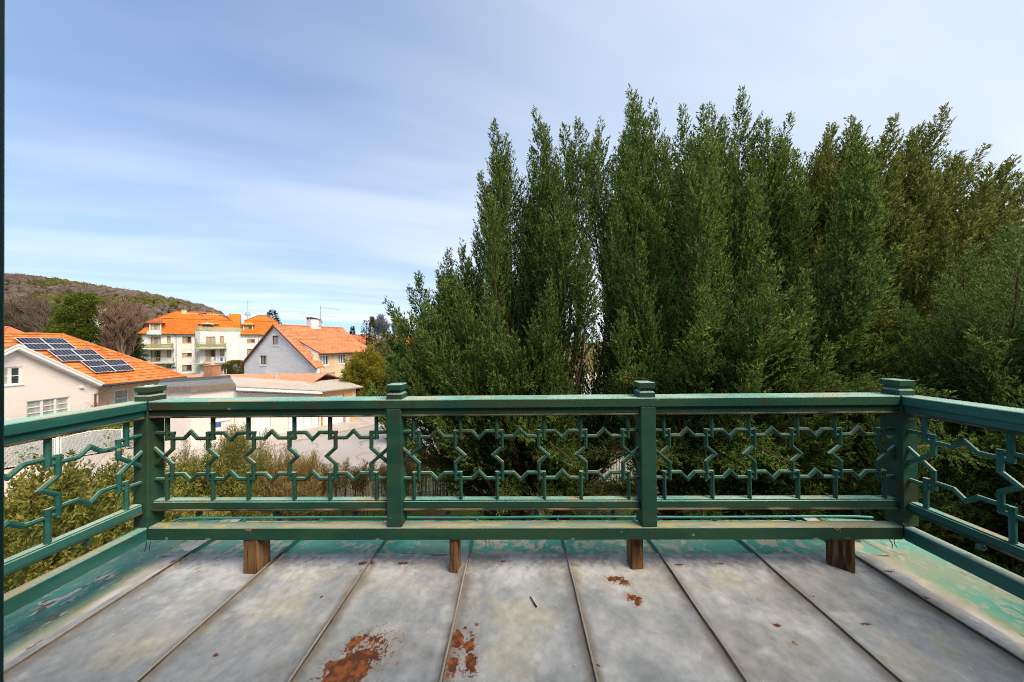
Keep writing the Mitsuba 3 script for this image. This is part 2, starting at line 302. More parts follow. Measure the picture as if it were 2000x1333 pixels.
for i in range(14):                        # paving slabs in front of the garden fence and garages
    for j in range(4):
        s0, n0 = -13.2+i*1.05, -3.1+j*1.36
        obj('paving_slab', cat([box(.008, 1.042, .008, 1.352, 0, .045, .006)]).apply_transform(frame(street(s0, n0, .056+rng.uniform(0, .006)), ST, SN)), 'm_paving', pv)
for i in range(40):
    obj('kerb_stone', box(.004, .996, 0, .18, 0, .15, .015).apply_transform(frame(street(-20+i, 2.36, -.02), ST, SN)), 'm_kerb', pv)
struct('lawn', slab([(-70.5, 60.2, .012), (-76, 52, .012), (-50, 44, .012), (-44, 58, .012)][::-1] if False else [(-76, 52, .012), (-50, 44, .012), (-44, 58, .012), (-70.5, 60.5, .012)], .04), 'm_lawn')
struct('grass_strip', slab([street(.6, .2, .075), street(.6, 2.1, .075), street(14, 2.1, .075), street(14, .2, .075)], .03), 'm_lawn')

# ------------------------------------------------------------------ the villa: tin roof underfoot, door frame, wall behind the camera
villa = thing('villa', 'villa bay roof of rust stained grey tin with worn teal edges in the foreground', 'building')
ZR = 4.67
sheet_z = lambda seed: (lambda X, Y: ZR+.010*(meshkit.fbm(np.stack([X*2.2, Y*2.2, X*0+seed], -1), 3)-.5)+.004*(meshkit.fbm(np.stack([X*9, Y*9, X*0+seed], -1), 2)-.5))
edges = [-2.49]+SEAMS+[2.49]
for i in range(9):
    x0, x1 = edges[i], edges[i+1]
    xs = np.linspace(x0, x1, max(4, int((x1-x0)/.05)+2)); ys = np.linspace(-1.60, .185, 36)
    def zf(X, Y, i=i, x0=x0, x1=x1):
        rise = lambda d: .012*np.exp(-(d/.03)**2)
        z = sheet_z(i*3.7)(X, Y)+.004
        if i > 0: z = z+rise(X-x0)
        if i < 8: z = z+rise(x1-X)
        return z
    m = grid(xs, ys, zf)
    if i in (0, 8):                         # the outer edge is cut unevenly
        v = m.vertices; e = np.abs(v[:, 0]-(x0 if i == 0 else x1)) < 1e-6
        v[e, 0] += (-1 if i == 0 else 1)*.05*(meshkit.fbm(np.stack([v[e, 1]*3, v[e, 1]*0, v[e, 1]*0+i], -1), 4)-.5)
    obj('sheet', m, 'm_zinc', f'{villa}__tin_roof', smooth=True)
for i in range(9):
    x0, x1 = edges[i], edges[i+1]
    if i == 0: x0 = -2.62
    if i == 8: x1 = 2.62
    obj('apron_sheet', grid(np.linspace(x0, x1, 8), np.linspace(.175, .63, 10), lambda X, Y: ZR+.001-.05*(Y-.175)+.004*meshkit.fbm(np.stack([X*5, Y*5, X*0], -1), 2)), 'm_apron', f'{villa}__tin_roof', smooth=True)
for s in (-1, 1):
    xs = np.linspace(2.45, 3.06, 14)*s; ys = np.linspace(-1.6, .64, 40)
    m = grid(xs if s > 0 else xs[::-1], ys, lambda X, Y: ZR-.004-.05*np.maximum(np.abs(X)-2.55, 0)+.004*meshkit.fbm(np.stack([X*6, Y*6, X*0+s], -1), 3))
    obj('side_flashing', m, 'm_margin', f'{villa}__tin_roof', smooth=True)
rng = np.random.default_rng(8)
for k, x in enumerate(SEAMS):
    ys = np.concatenate([np.arange(-1.6, .17, .055), [.19, .30, .45, .62]]); pts = []
    lean = .004*np.sign(x)
    for y in ys:
        w = .004*(meshkit.fbm(np.array([[y*4, k*5., 0]]), 3)[0]-.5)*2
        dz = -.05*max(y-.175, 0)
        pts.append([(x-.0055+w, y, ZR-.006+dz), (x-.0045+w+lean, y, ZR+.029+dz+w), (x+.0005+w+lean, y, ZR+.032+dz+w), (x+.0055+w+lean, y, ZR+.028+dz), (x+.0065+w, y, ZR-.006+dz)])
    v = np.array(pts).reshape(-1, 3); n = 5; f = []
    for i in range(len(ys)-1):
        for j in range(n-1):
            a = i*n+j; f += [[a, a+n, a+n+1], [a, a+n+1, a+1]]
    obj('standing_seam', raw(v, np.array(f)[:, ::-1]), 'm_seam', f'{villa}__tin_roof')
obj('roof_board', box(-3.04, 3.04, -1.6, .60, ZR-.14, ZR-.06), 'm_block', f'{villa}__tin_roof')
g = [(-3.10, .52, ZR-.07), (-3.06, .58, ZR-.022), (-3.0, .625, ZR+.004)]+[(x, .635, ZR+.006+.003*math.sin(x*3)) for x in np.linspace(-2.8, 2.9, 24)]+[(3.04, .63, ZR+.002)]
obj('eaves_rim', tubes([(g, .0095)], 8), 'm_pipe', villa, smooth=True)
# bay below the roof, wall with the balcony door behind the camera, closed room behind it
wall = [box(-2.75, 2.75, -1.6, .32, 0, ZR-.15)]
obj('bay_wall', cat(wall), 'm_plaster', villa)
Y0, Y1 = -1.66, -2.02
obj('wall', cat([box(-6, -.62, Y1, Y0, 0, 7.15), box(.70, 7, Y1, Y0, 0, 7.15), box(-.62, .70, Y1, Y0, 6.92, 7.15), box(-.62, .70, Y1, Y0, 0, ZR+.02),
                 box(-6, 7, -10.3, -10, 0, 7.15), box(-6.3, -6, -10.3, Y0, 0, 7.15), box(7, 7.3, -10.3, Y0, 0, 7.15)]), 'm_plaster', villa)
obj('roof', cat([box(-6.6, 7.6, -10.6, -1.66, 7.15, 7.30)]), 'm_tile_red', villa)  # unseen; walls and flat roof kept low so the sun clears them
obj('floor', box(-6, 7, -10, Y1, ZR-.2, ZR+.01), 'm_block', villa)
df = obj('door_frame', cat([box(-.70, -.5662, -2.04, -1.62, ZR, 7.0, .0012), box(.64, .76, -2.04, -1.62, ZR, 7.0, .006), box(-.5662, .64, -2.04, -1.62, 6.9, 7.0, .001)]), 'm_doorgreen', villa, label='dark green door frame edge along the left margin of the photo')

# ------------------------------------------------------------------ the railing
rail = thing('balcony_railing', 'weathered green wooden balcony railing with zigzag star lattice panels above the tin roof', 'railing')
zt, zb, bt, bb, zc = H-.3702, H-.4289, H-1.2176, H-1.299, H-.2707
XL, XR = -2.4876, 2.4933
def mitred(x0, x1, w, z0, z1, c):
    """Front rail between the inner corners, mitred against the side rails."""
    m = box(0, 1, 0, w, z0, z1, c); v = m.vertices
    t = v[:, 1]/w; v[:, 0] = np.where(v[:, 0] < .5, x0-t*w, x1+t*w)+np.where(v[:, 0] < .5, v[:, 0], v[:, 0]-1)
    return m
obj('handrail', mitred(XL+.0015, XR-.0015, .145, zb, zt, .004), 'm_paint', rail)
obj('bottom_beam', mitred(XL+.0015, XR-.0015, .072, bb, bt, .004), 'm_beam', rail)
for s, X in ((-1, XL), (1, XR)):
    for nm, w, z0, z1, m_ in (('handrail', .145, zb, zt, 'm_paint_side'), ('bottom_beam', .072, bb, bt, 'm_paint_side')):
        m = box(0, w, 0, 1, z0, z1, .004); v = m.vertices
        t = v[:, 0]/w; v[:, 1] = np.where(v[:, 1] > .5, t*w-.0015+(v[:, 1]-1), -1.62+v[:, 1]); v[:, 0] = X+s*v[:, 0]
        if s < 0: m.invert()
        obj(nm, m, m_, rail)
def cap(x0, y0):
    w = .10; prof = [(0, zt+.0005), (0, zt+.033), (-.011, zt+.043), (-.011, zt+.058), (.0, zt+.063), (.001, zt+.097), (-.003, zc)]
    v, f = [], []
    for o, z in prof:
        v += [(x0-o, y0-o, z), (x0+w+o, y0-o, z), (x0+w+o, y0+w+o, z), (x0-o, y0+w+o, z)]
    for i in range(len(prof)-1):
        for j in range(4):
            a, b = i*4+j, i*4+(j+1) % 4; f += [[a, b, b+4], [a, b+4, a+4]]
    k = (len(prof)-1)*4; f += [[k, k+1, k+2], [k, k+2, k+3]]
    return raw(v, f)
POSTS = [-2.5932, -.8727, .8143, 2.4999]
for i, x in enumerate(POSTS):
    p = obj('post', box(x, x+.10, .004, .104, bt+.0005, zb-.0005, .004), 'm_paint', rail)
    obj('post_cap', cap(x, .012), 'm_paint', p)
for s in (-1, 1):                          # posts where the side rails meet the house
    obj('post', box(-2.5932 if s < 0 else 2.4999, -2.4932 if s < 0 else 2.5999, -1.62, -1.54, bt+.0005, zb-.0005, .004), 'm_paint', rail)
W_ = .0225
PROF = np.array([(-.5, .018), (-.5, .006), (-.40, .005), (-.06, 0), (.06, 0), (.40, .005), (.5, .006), (.5, .018)])*[W_, 1]
def strip(path, d0=0.0, prof=PROF):
    """A moulded strip along a path in the panel's plane: (along, up) -> mesh points (along, depth, up), mitred at its bends."""
    p = np.array(path, float); d = np.diff(p, axis=0); d /= np.linalg.norm(d, axis=1, keepdims=True)
    nn = np.stack([-d[:, 1], d[:, 0]], 1); v = []
    for i in range(len(p)):
        a, b = nn[max(i-1, 0)], nn[min(i, len(nn)-1)]; m = (a+b)/(1+a@b)
        for o, dep in prof: v.append((p[i, 0]+m[0]*o, d0+dep, p[i, 1]+m[1]*o))
    k = len(prof); f = []
    for i in range(len(p)-1):
        for j in range(k):
            q, r = i*k+j, i*k+(j+1) % k; f += [[q, r, r+k], [q, r+k, q+k]]
    e = (len(p)-1)*k
    for j in range(1, k-1): f += [[0, j+1, j], [e, e+j, e+j+1]]
    m = raw(v, f); m.fix_normals(); return m
P_, H_ = .2825, .018
zu, zl = H-.6155, H-.8965
def lattice_panel(M, half, mb, mirror=False):
    """One panel in its own frame (x along, y depth away from the balcony, z up), between posts at x = -half and half."""
    pn = f'{rail}__' + numbered(f'{rail}__lattice_panel')[len(rail)+2:]
    A = lambda m: xf(m, M)
    t0, t1, b0, b1 = zb-.055, zb-.0006, H-1.118, H-1.052
    obj('top_bar', A(cat([box(-half-.004, half+.004, .014, .085, t0+.012, t1, .002)])), mb, pn)
    obj('lip', A(box(-half, half, .007, .078, t0, t0+.0118, .003)), 'm_lip', pn)
    obj('bottom_bar', A(cat([box(-half, half, .026, .085, b0+.0125, b1-.0085, .002), box(-half, half, .034, .078, b1-.008, b1, .002)])), mb, pn)
    obj('lip', A(box(-half, half, .018, .082, b0, b0+.012, .003)), 'm_lip', pn)
    x = [(i-2.5)*P_ for i in range(6)]; D = .036
    S = lambda path, d=0., nm='lattice_strip': obj(nm, A(strip(path, D+d)), mb, pn)
    for i in range(5):
        star = i % 2 == 0; m = (x[i]+x[i+1])/2; e = H_+W_/2
        for z, up in ((zu, 1), (zl, -1)):
            zz = z+(-up if star else up)*H_; tip = up*.046 if star else -up*.046
            S([(x[i]-e, zz), (m-.047, zz), (m, zz+tip), (m+.047, zz), (x[i+1]+e, zz)])
    e = H_+W_/2
    for i in range(6):
        sgn = -1 if i % 2 == 0 else 1          # the bend points out of the star cell
        xm, xo = x[i]-sgn*H_, x[i]+sgn*H_
        zm = (zu+zl)/2
        if 0 < i < 5:
            S([(xm, zu+e), (xm, zm+.052), (xm+sgn*.060, zm), (xm, zm-.052), (xm, zl-e)], -.003)
        else:                                   # at the posts the bends cross and run on into the post
            L = half-abs(xm)+.022
            S([(xm, zu+e), (xm, zm+.052), (xm+sgn*L, zm+.052-L*.87)], -.003)
            S([(xm, zl-e), (xm, zm-.052), (xm+sgn*L, zm-.052+L*.87)], -.006)
            for z, up in ((zu, 1), (zl, -1)):
                S([(xm-sgn*W_/2, z+up*H_), (sgn*(half+.02), z+up*H_)])
                S([(xm-sgn*W_*.4, z-up*H_), (xo+sgn*W_*.5, z-up*H_)], .0015)
        S([(xo, zu-e), (xo, t0)], -.0045); S([(xo, zl+e), (xo, b1)], -.0045)
    for q in ((-.52, .02, .56) if not mirror else (-.50, .1, .62)):
        obj('ball_knob', A(trimesh.util.concatenate([lathe([(0, -.052), (.010, -.050), (.0165, -.041), (.018, -.033), (.0155, -.024), (.009, -.018), (.006, -.010), (.006, 0), (0, 0)], 14)]).apply_transform(frame((q, .056, b0-.0005), (1, 0, 0), (0, 1, 0)))), mb, pn, smooth=40)
for i in range(3):
    a, b = POSTS[i]+.10, POSTS[i+1]
    lattice_panel(frame(((a+b)/2, 0.004, 0), (1, 0, 0), (0, 1, 0)), (b-a)/2-.0008, 'm_paint', i == 1)
lattice_panel(frame((XL-.004, .004-.80, 0), (0, 1, 0), (-1, 0, 0)), .7925, 'm_paint_side')
lattice_panel(frame((XR+.004, .004-.80, 0), (0, -1, 0), (1, 0, 0)), .7925, 'm_paint_side')
# wooden blocks under the bottom beam
bl = 'brown wooden block propping the bottom beam, '
for lab, c, w, d, a in (('leftmost of the four wooden blocks propping the green railing above the tin roof', (-1.793, .055), .104, .10, -.10), ('thin wooden block second from left propping the green railing above the tin roof', (-.428, .05), .055, .075, -.15),
                        ('wooden block third from left, under the railing beside the small rust patches', (.795, .085), .083, .075, .10), ('rightmost wooden block propping the railing, turned at an angle', (2.165, .075), .130, .055, -1.05+.25)):
    k = thing('wooden_block', lab, 'block', 'wooden blocks under the railing')
    m = box(-w/2, w/2, -d/2, d/2, ZR-.004, bb-.0006, .004); m = m.subdivide(); m = m.subdivide()
    v = m.vertices; v += .0035*(meshkit.fbm(np.stack([v[:, 0]*20+c[0]*9, v[:, 1]*20, v[:, 2]*7], -1), 3)-.5)[:, None]*[1, 1, .0]
    ca, sa = math.cos(a), math.sin(a)
    obj('body', xf(m, frame((c[0], c[1], 0), (ca, sa, 0), (-sa, ca, 0))), 'm_block', k)
    # (single body: one piece of timber)
# twigs
t = thing('twig', 'dark broken twig lying on the grey tin sheet near the middle', 'twig')
scene[t] = mikit.ply(tubes([([(.068, -.175, ZR+.012), (.082, -.205, ZR+.014), (.10, -.24, ZR+.011)], [.003, .0035, .005])], 6), 'm_twig')
for x, y, lab in ((-.22, .01, 'small dry twig hanging from the railing beam near the middle'), (2.40, .0, 'two dry twigs poking down under the railing beam at the right corner'), (-2.47, -.02, 'dry twig poking out below the left corner of the railing beam')):
    t = thing('twig', lab, 'twig')
    scene[t] = mikit.ply(tubes([([(x, y, bb+.004), (x+.008, y-.008, bb-.02), (x+.002, y-.012, bb-.05)], [.002, .0025, .002]), ([(x+.03, y, bb+.004), (x+.025, y-.006, bb-.02), (x+.035, y-.01, bb-.042)], [.002, .0022, .0015])], 5), 'm_twig')

# ------------------------------------------------------------------ building kit
def local(o, deg):
    """A frame at o whose x axis runs along the bearing deg (0 = east, 90 = north), y axis to its left, z up."""
    a = math.radians(deg); return frame(o, (math.cos(a), math.sin(a), 0), (-math.sin(a), math.cos(a), 0))
def holed(x0, x1, z0, z1, holes, t):
    """A wall plate in the plane y = 0 (x0..x1, z0..z1), t thick behind it (towards +y), with rectangular holes."""
    p = Polygon([(x0, z0), (x1, z0), (x1, z1), (x0, z1)])
    for a, b, c, d in holes: p = p.difference(Polygon([(a, c), (b, c), (b, d), (a, d)]))
    return holed_poly(p, t)
def holed_poly(p, t):
    ms = [trimesh.creation.extrude_polygon(g, t, engine='earcut') for g in getattr(p, 'geoms', [p])]
    m = cat(ms); v = m.vertices.copy(); m.vertices = np.stack([v[:, 0], t-v[:, 2], v[:, 1]], 1); m.fix_normals(); return m
def window(parent, M, x0, x1, z0, z1, m_frame='m_trim', leaves=2, rows=1, rec=.10, curtain=False, fw=.07, sill=True, name='window', door=False, shutter=0.0, label=None):
    """Frame and mullions recessed in the wall's hole, a pane in each leaf, a sill proud of the wall."""
    fr = [box(x0, x0+fw, rec, rec+.07, z0, z1), box(x1-fw, x1, rec, rec+.07, z0, z1), box(x0+fw, x1-fw, rec, rec+.07, z1-fw, z1), box(x0+fw, x1-fw, rec, rec+.07, z0, z0+fw)]
    w = (x1-x0-2*fw)
    for i in range(1, leaves):
        x = x0+fw+w*i/leaves; fr.append(box(x-fw*.7, x+fw*.7, rec-.012, rec+.06, z0+fw, z1-fw))
    for j in range(1, rows):
        z = z0+fw+(z1-z0-2*fw)*j/rows; fr.append(box(x0+fw, x1-fw, rec+.012, rec+.05, z-.025, z+.025))
    wn = obj(name, xf(cat(fr), M), m_frame, parent, label=label)
    for i in range(leaves):
        a, b = x0+fw+w*i/leaves, x0+fw+w*(i+1)/leaves
        obj('pane', xf(box(a, b, rec+.045, rec+.055, z0+fw, z1-fw), M), 'm_curtain' if curtain in (True, i) else 'm_glass', wn)
    if shutter: obj('shutter', xf(box(x0+.02, x1-.02, rec-.04, rec-.015, z1-shutter*(z1-z0), z1-.01), M), 'm_white', wn)
    if sill: obj('sill', xf(box(x0-.05, x1+.05, -.05, rec, z0-.05, z0-.002), M), 'm_concrete' if m_frame != 'm_trim' else 'm_trim', wn)
    return wn
def tiled(poly, along, down, step_d, step_a, amp=.018, lift=.045):
    """A tiled slope as real relief: courses stepped down the slope and rolls across it. poly: 3D convex polygon; along, down: unit vectors in its plane."""
    p = np.array(poly, float); o = p[0]; n = np.cross(along, down); n = n if n[2] > 0 else -n
    q = Polygon(np.stack([(p-o)@along, (p-o)@down], 1)); a0, d0, a1, d1 = q.bounds
    from shapely.geometry import box as sb
    V, F, k = [], [], 0; d = d0; seg = 4
    while d < d1:
        row = q.intersection(sb(a0-1, d, a1+1, min(d+step_d, d1)))
        for g in getattr(row, 'geoms', [row]):
            if g.is_empty or g.geom_type != 'Polygon': continue
            x0, _, x1, _ = g.bounds
            c = np.array(g.exterior.coords); top = c[np.abs(c[:, 1]-d) < 1e-6]; bot = c[np.abs(c[:, 1]-min(d+step_d, d1)) < 1e-6]
            if len(top) < 2 and len(bot) < 2: continue
            if len(top) < 2: top = np.array([[bot[:, 0].mean(), d]]) if not len(top) else top
            if len(bot) < 2: bot = np.array([[top[:, 0].mean(), d+step_d]]) if not len(bot) else bot
            t0, t1, b0, b1 = top[:, 0].min(), top[:, 0].max(), bot[:, 0].min(), bot[:, 0].max()
            m = max(2, int((max(t1, b1)-min(t0, b0))/step_a*seg)); s = np.linspace(0, 1, m+1)
            ta, ba = t0+(t1-t0)*s, b0+(b1-b0)*s; dd = min(d+step_d, d1)
            wave = lambda a: amp*np.abs(np.sin(np.pi*a/step_a))
            jit = .003*np.random.default_rng(int(abs(d)*997)).standard_normal(m+1)
            r0 = o+np.outer(ta, along)+d*down+np.outer(wave(ta), n); r1 = o+np.outer(ba, along)+dd*down+np.outer(wave(ba)+lift+jit, n); r2 = o+np.outer(ba, along)+dd*down-np.outer(0*ba+.01, n)
            V += [r0, r1, r2]; i = np.arange(m); A, B, D = k, k+m+1, k+2*(m+1)
            F += [np.stack([A+i, B+i, B+i+1], -1), np.stack([A+i, B+i+1, A+i+1], -1), np.stack([B+i, D+i, D+i+1], -1), np.stack([B+i, D+i+1, B+i+1], -1)]
            k += 3*(m+1)
        d += step_d
    return raw(np.vstack(V), np.vstack(F))
def unit(v): v = np.array(v, float); return v/np.linalg.norm(v)
def ridge_tiles(a, b, r=.12, n=None):
    a, b = np.array(a, float), np.array(b, float); n = n or max(2, int(np.linalg.norm(b-a)/.38)); out = []
    for i in range(n):
        p, q = a+(b-a)*i/n, a+(b-a)*(i+1.06)/n; out.append(tubes([([p, q], [r, r*.86])], 8))
    return out

# ------------------------------------------------------------------ left: the white house with the solar panels
hs = thing('house', 'pink white house with bright orange tiled roof carrying solar panels, behind the metal garden fence', 'house')
WX = -30.0
ML = frame((WX, 0, 0), (0, 1, 0), (-1, 0, 0))                 # local x runs north along the wall, local y into the house
yP, zP, yR, zE = 15.06, 6.36, 18.62, 3.62
yL = 2*yP-yR
ga = Polygon([(yL, 0), (yR, 0), (yR, zE), (yP, zP), (yL, zE)])
holes = [(15.55, 17.30, 1.75, 2.93), (14.55, 15.40, 4.02, 5.10)]
for a, b, c, d in holes: ga = ga.difference(Polygon([(a, c), (b, c), (b, d), (a, d)]))
obj('gable_wall', xf(holed_poly(ga, .3), ML), 'm_pinkwall', hs)
window(hs, ML, 15.55, 17.30, 1.75, 2.93, 'm_trim', 3, 3, .05, curtain=1, fw=.06)
window(hs, ML, 14.55, 15.40, 4.02, 5.10, 'm_trim', 2, 2, .05, fw=.09)
obj('side_wall', cat([xf(holed(yR+.001, 23.95, 0, 3.4, [(19.95, 20.85, .35, 2.92), (21.1, 23.2, .12, 2.92)], .25), frame((WX-.75, 0, 0), (0, 1, 0), (-1, 0, 0))), box(WX-8.5, WX-.75, 23.70, 23.95, 0, 3.4), box(WX-.76, WX-.3, yR-.3, yR, 0, 3.5)]), 'm_creamwall', hs)
MS = frame((WX-.75, 0, 0), (0, 1, 0), (-1, 0, 0))
window(hs, MS, 19.95, 20.85, .35, 2.92, 'm_trim', 1, 4, .03, fw=.10)
window(hs, MS, 21.1, 23.2, .12, 2.92, 'm_trim', 2, 3, .03, fw=.22, name='door')
ro = f'{hs}__roof'; zR, xr = 7.18, WX-4.55
e0, e1, r0, r1 = np.array([WX+.28, yR+.02, 3.50]), np.array([WX+.28, 23.90, 3.50]), np.array([xr, 6.0, zR]), np.array([xr, 19.8, zR])
dn = unit([e0[0]-xr, 0, 3.50-zR]); al = np.array([0, 1., 0])
west = lambda y: np.array([xr, y, zR])
valley = np.array([xr+(zR-zP)/(zR-3.5)*(e0[0]-xr), yP, zP])
slope = [e0, e1, r1, r0, np.array([valley[0], 8.0, zP-.0]), np.array([valley[0]-.0, yP, zP])]
obj('tile', tiled([e1, r1, west(yP-4), np.array([valley[0]-.3, yP-4, zP+.22]), np.array([valley[0], yP+.05, zP]), e0], al, dn, .34, .30), 'm_tile', ro, kind='stuff')
# far hip and the gable's own two slopes
hip = [e1, np.array([xr-5, 23.90, 3.50]), r1]
obj('tile', tiled([r1, e1, np.array([2*xr-e1[0], 23.90, 3.50])], np.array([-1., 0, 0]), unit([0, 23.90-19.66, 3.5-zR]), .34, .30), 'm_tile', ro, kind='stuff')
pk = np.array([WX+.30, yP, zP+.10])
for s in (1, -1):
    ev = np.array([WX+.30, yP+s*(yR-yP+.05), zE+.02]); back = np.array([valley[0]-.2, yP, zP+.10])
    bk2 = np.array([WX-.3, ev[1], ev[2]])
    obj('tile', tiled([pk, back, bk2, ev] if s < 0 else [pk, ev, bk2, back], np.array([-1., 0, 0]), unit(ev-pk), .34, .30), 'm_tile', ro, kind='stuff')
    q0, q1 = pk+[.03, 0, -.02], ev+[.03, 0, -.02]
    u = unit(q1-q0); nn = np.cross(u, [1, 0, 0]); nn = nn if nn[2] > 0 else -nn
    M = frame(q0, u, (1, 0, 0), nn); L = np.linalg.norm(q1-q0)
    obj('bargeboard', xf(cat([box(0 if s > 0 else .001, L, 0, .035, -.22, .02), box(0, L, .0352, .06, -.06, .03), box(0, L, -.26, -.002, -.24, -.20)]), M), 'm_trim', ro)
obj('under_roof', slab([e0+[-.05, 0, -.10], e1+[-.05, -.1, -.10], r1+[0, 0, -.12], west(8)+[0, 0, -.12], np.array([valley[0]-.2, 8., zP-.02])], .05), 'm_white', ro)
obj('ridge_tile', cat(ridge_tiles(west(8.)+[0, 0, .02], r1+[0, 0, .02])), 'm_tile', ro)
obj('ridge_tile', cat(ridge_tiles(r1+[0, 0, .02], e1+[0, 0, .04])), 'm_tile', ro)
gu = e0+[.06, -.02, -.06]; ge = e1+[.06, .05, -.06]
obj('gutter', tubes([([gu, ge], [.085, .085])], 8), 'm_darkmetal', hs, smooth=40)
obj('downpipe', tubes([([gu+[0, .45, -.05], gu+[-.05, .45, -.25], gu+[-.2, .1, -.42], (WX+.06, yR-.18, 2.9), (WX+.06, yR-.18, .1)], [.05]*5)], 8), 'm_brownpipe', hs, smooth=40)
obj('wall_lamp', cat([box(WX+.002, WX+.12, 17.70, 17.86, 3.42, 3.52)]), 'm_trim', hs)
pl = obj('number_plate', xf(box(18.0-.17, 18.0+.17, -.012, -.0005, 2.25, 2.48, .004), ML), 'm_trim', hs)
sg = meshkit.text_mesh('1171', .075, .003); sg.apply_transform(ML @ frame((17.90, -.0125, 2.33), (1, 0, 0), (0, 0, 1), (0, -1, 0)))
obj('lettering', sg, 'm_blueplate', pl)
ch = obj('chimney', box(xr+.45, xr+.95, 15.7, 16.15, 6.4, 7.72), 'm_trim', hs)
obj('chimney_cap', box(xr+.38, xr+1.02, 15.63, 16.22, 7.721, 7.79, .02), 'm_trim', ch)
nrm = unit(np.cross(al, dn)); nrm = nrm if nrm[2] > 0 else -nrm
mid = lambda a, d: np.array([xr, 0, zR])+a*al+d*dn+.12*nrm
rw = obj('roof_window', cat([slab([mid(17.45, 1.42), mid(18.1, 1.42), mid(18.1, .78), mid(17.45, .78)][::-1], .06)]), 'm_darkmetal', ro)
lab_p = ['top row, left solar panel on the orange roof nearest its ridge', 'top row, right solar panel on the orange roof', 'middle row, left solar panel on the orange roof', 'middle row, right solar panel on the orange roof', 'bottom row, left solar panel on the orange roof', 'bottom row, right solar panel on the orange roof']
for k, (a0, d0, w, h) in enumerate([(17.31, .68, 1.05, 1.35), (18.38, .68, 1.05, 1.35), (18.04, 2.07, 1.07, 1.37), (19.13, 2.07, 1.07, 1.37), (18.86, 3.47, 1.10, 1.42), (19.98, 3.47, 1.10, 1.42)]):
    sp = thing('solar_panel', lab_p[k], 'solar panel', 'solar panels on the orange roof')
    M = frame(mid(a0, d0)+.05*nrm, al, dn, nrm)
    obj('frame', xf(cat([box(0, w, 0, h, 0, .03), box(0, .028, 0, h, .0302, .042), box(w-.028, w, 0, h, .0302, .042), box(.028, w-.028, 0, .028, .0302, .042), box(.028, w-.028, h-.028, h, .0302, .042), box(.028, w-.028, h/2-.018, h/2+.018, .0302, .041)]), M), 'm_frame', sp)
    for i in range(6):
        for j in range(2):
            cw = (w-.056)/6; x = .028+i*cw; y = .034+j*(h/2-.0); 
            obj('cell', xf(box(x+.009, x+cw-.009, y+.006, y+h/2-.055, .0302, .036), M), 'm_solar', sp)
# ------------------------------------------------------------------ its garden: fence, gate, hedge, red shrub
def mesh_panel(M, w, h0, h1, arch):
    """Expanded metal: crossing flat bars between the frame; the top edge rises in an arch."""
    top = lambda x: h0+(h1-h0)*x/w+arch*math.sin(math.pi*min(max(x/w, 0), 1))
    P = Polygon([(0, .08)]+[(w, .08)]+[(x, top(x)-.03) for x in np.linspace(w, 0, 15)])
    from shapely.geometry import LineString
    bars = []; st = .085
    for sgn in (1, -1):
        for c in np.arange(-3, w+3, st):
            ln = LineString([(c, -.2), (c+sgn*3.2, 2.2)] if sgn > 0 else [(c, -.2), (c-3.2, 2.2)]).intersection(P)
            for g in getattr(ln, 'geoms', [ln]):
                if g.is_empty or g.length < .03: continue
                (ax, az), (bx, bz) = g.coords[0], g.coords[-1]; d = np.array([bx-ax, bz-az]); d /= np.linalg.norm(d); nx = np.array([-d[1], d[0]])*.0135
                y = .012*sgn; q = [(ax+nx[0], y, az+nx[1]), (bx+nx[0], y, bz+nx[1]), (bx-nx[0], y, bz-nx[1]), (ax-nx[0], y, az-nx[1])]
                bars.append(slab(q, .006))
    fr = [tubes([([(x, 0, top(x)) for x in np.linspace(0, w, 15)], .024)], 6), tubes([([(0, 0, .08), (w, 0, .08)], .02)], 6), box(-.02, .02, -.02, .02, .06, top(0)), box(w-.02, w+.02, -.02, .02, .06, top(w))]
    return cat(bars).apply_transform(M), cat(fr).apply_transform(M)
fe = thing('metal_fence', 'pale metal garden fence of arched expanded mesh panels in front of the white house', 'fence')
fa, fb = street(-22.6, -3.35, .05), street(-7.6, -3.35, .05)
xs = [0, 2.2, 4.4, 6.6, 8.8, 11.0, 13.2]
for i in range(len(xs)-1):
    M = frame(fa+ST*(xs[i]+.09), ST, -SN)
    a, b = mesh_panel(M, 2.02, 1.18, 1.22, .16)
    p = obj('panel', b, 'm_trim', fe); obj('mesh', a, 'm_gridmetal', p)
for x in xs: obj('post', xf(box(-.05, .05, -.05, .05, 0, 1.42, .006), frame(fa+ST*x, ST, -SN)), 'm_trim', fe)
gt = thing('garden_gate', 'arched white metal gate with a red and white sign beside the garages', 'gate')
M = frame(street(-8.9, -3.25, .05), unit(street(-7.2, -2.1)-street(-8.9, -3.25)), unit(np.cross([0, 0, 1], street(-7.2, -2.1)-street(-8.9, -3.25))))
a, b = mesh_panel(M, 1.75, 1.15, 1.35, .20)
obj('frame', b, 'm_trim', gt); obj('mesh', a, 'm_gridmetal', gt)
obj('post', xf(cat([box(-.16, -.06, -.05, .05, 0, 1.45, .005)]), M), 'm_trim', gt); obj('post', xf(box(1.82, 2.0, -.05, .10, 0, 1.75, .005), M), 'm_trim', gt)
sgn = obj('sign', xf(box(.25, 1.25, -.03, -.0155, .62, .95), M), 'm_white', gt); obj('stripe', xf(box(.25, 1.25, -.036, -.0302, .82, .95), M), 'm_red', sgn)

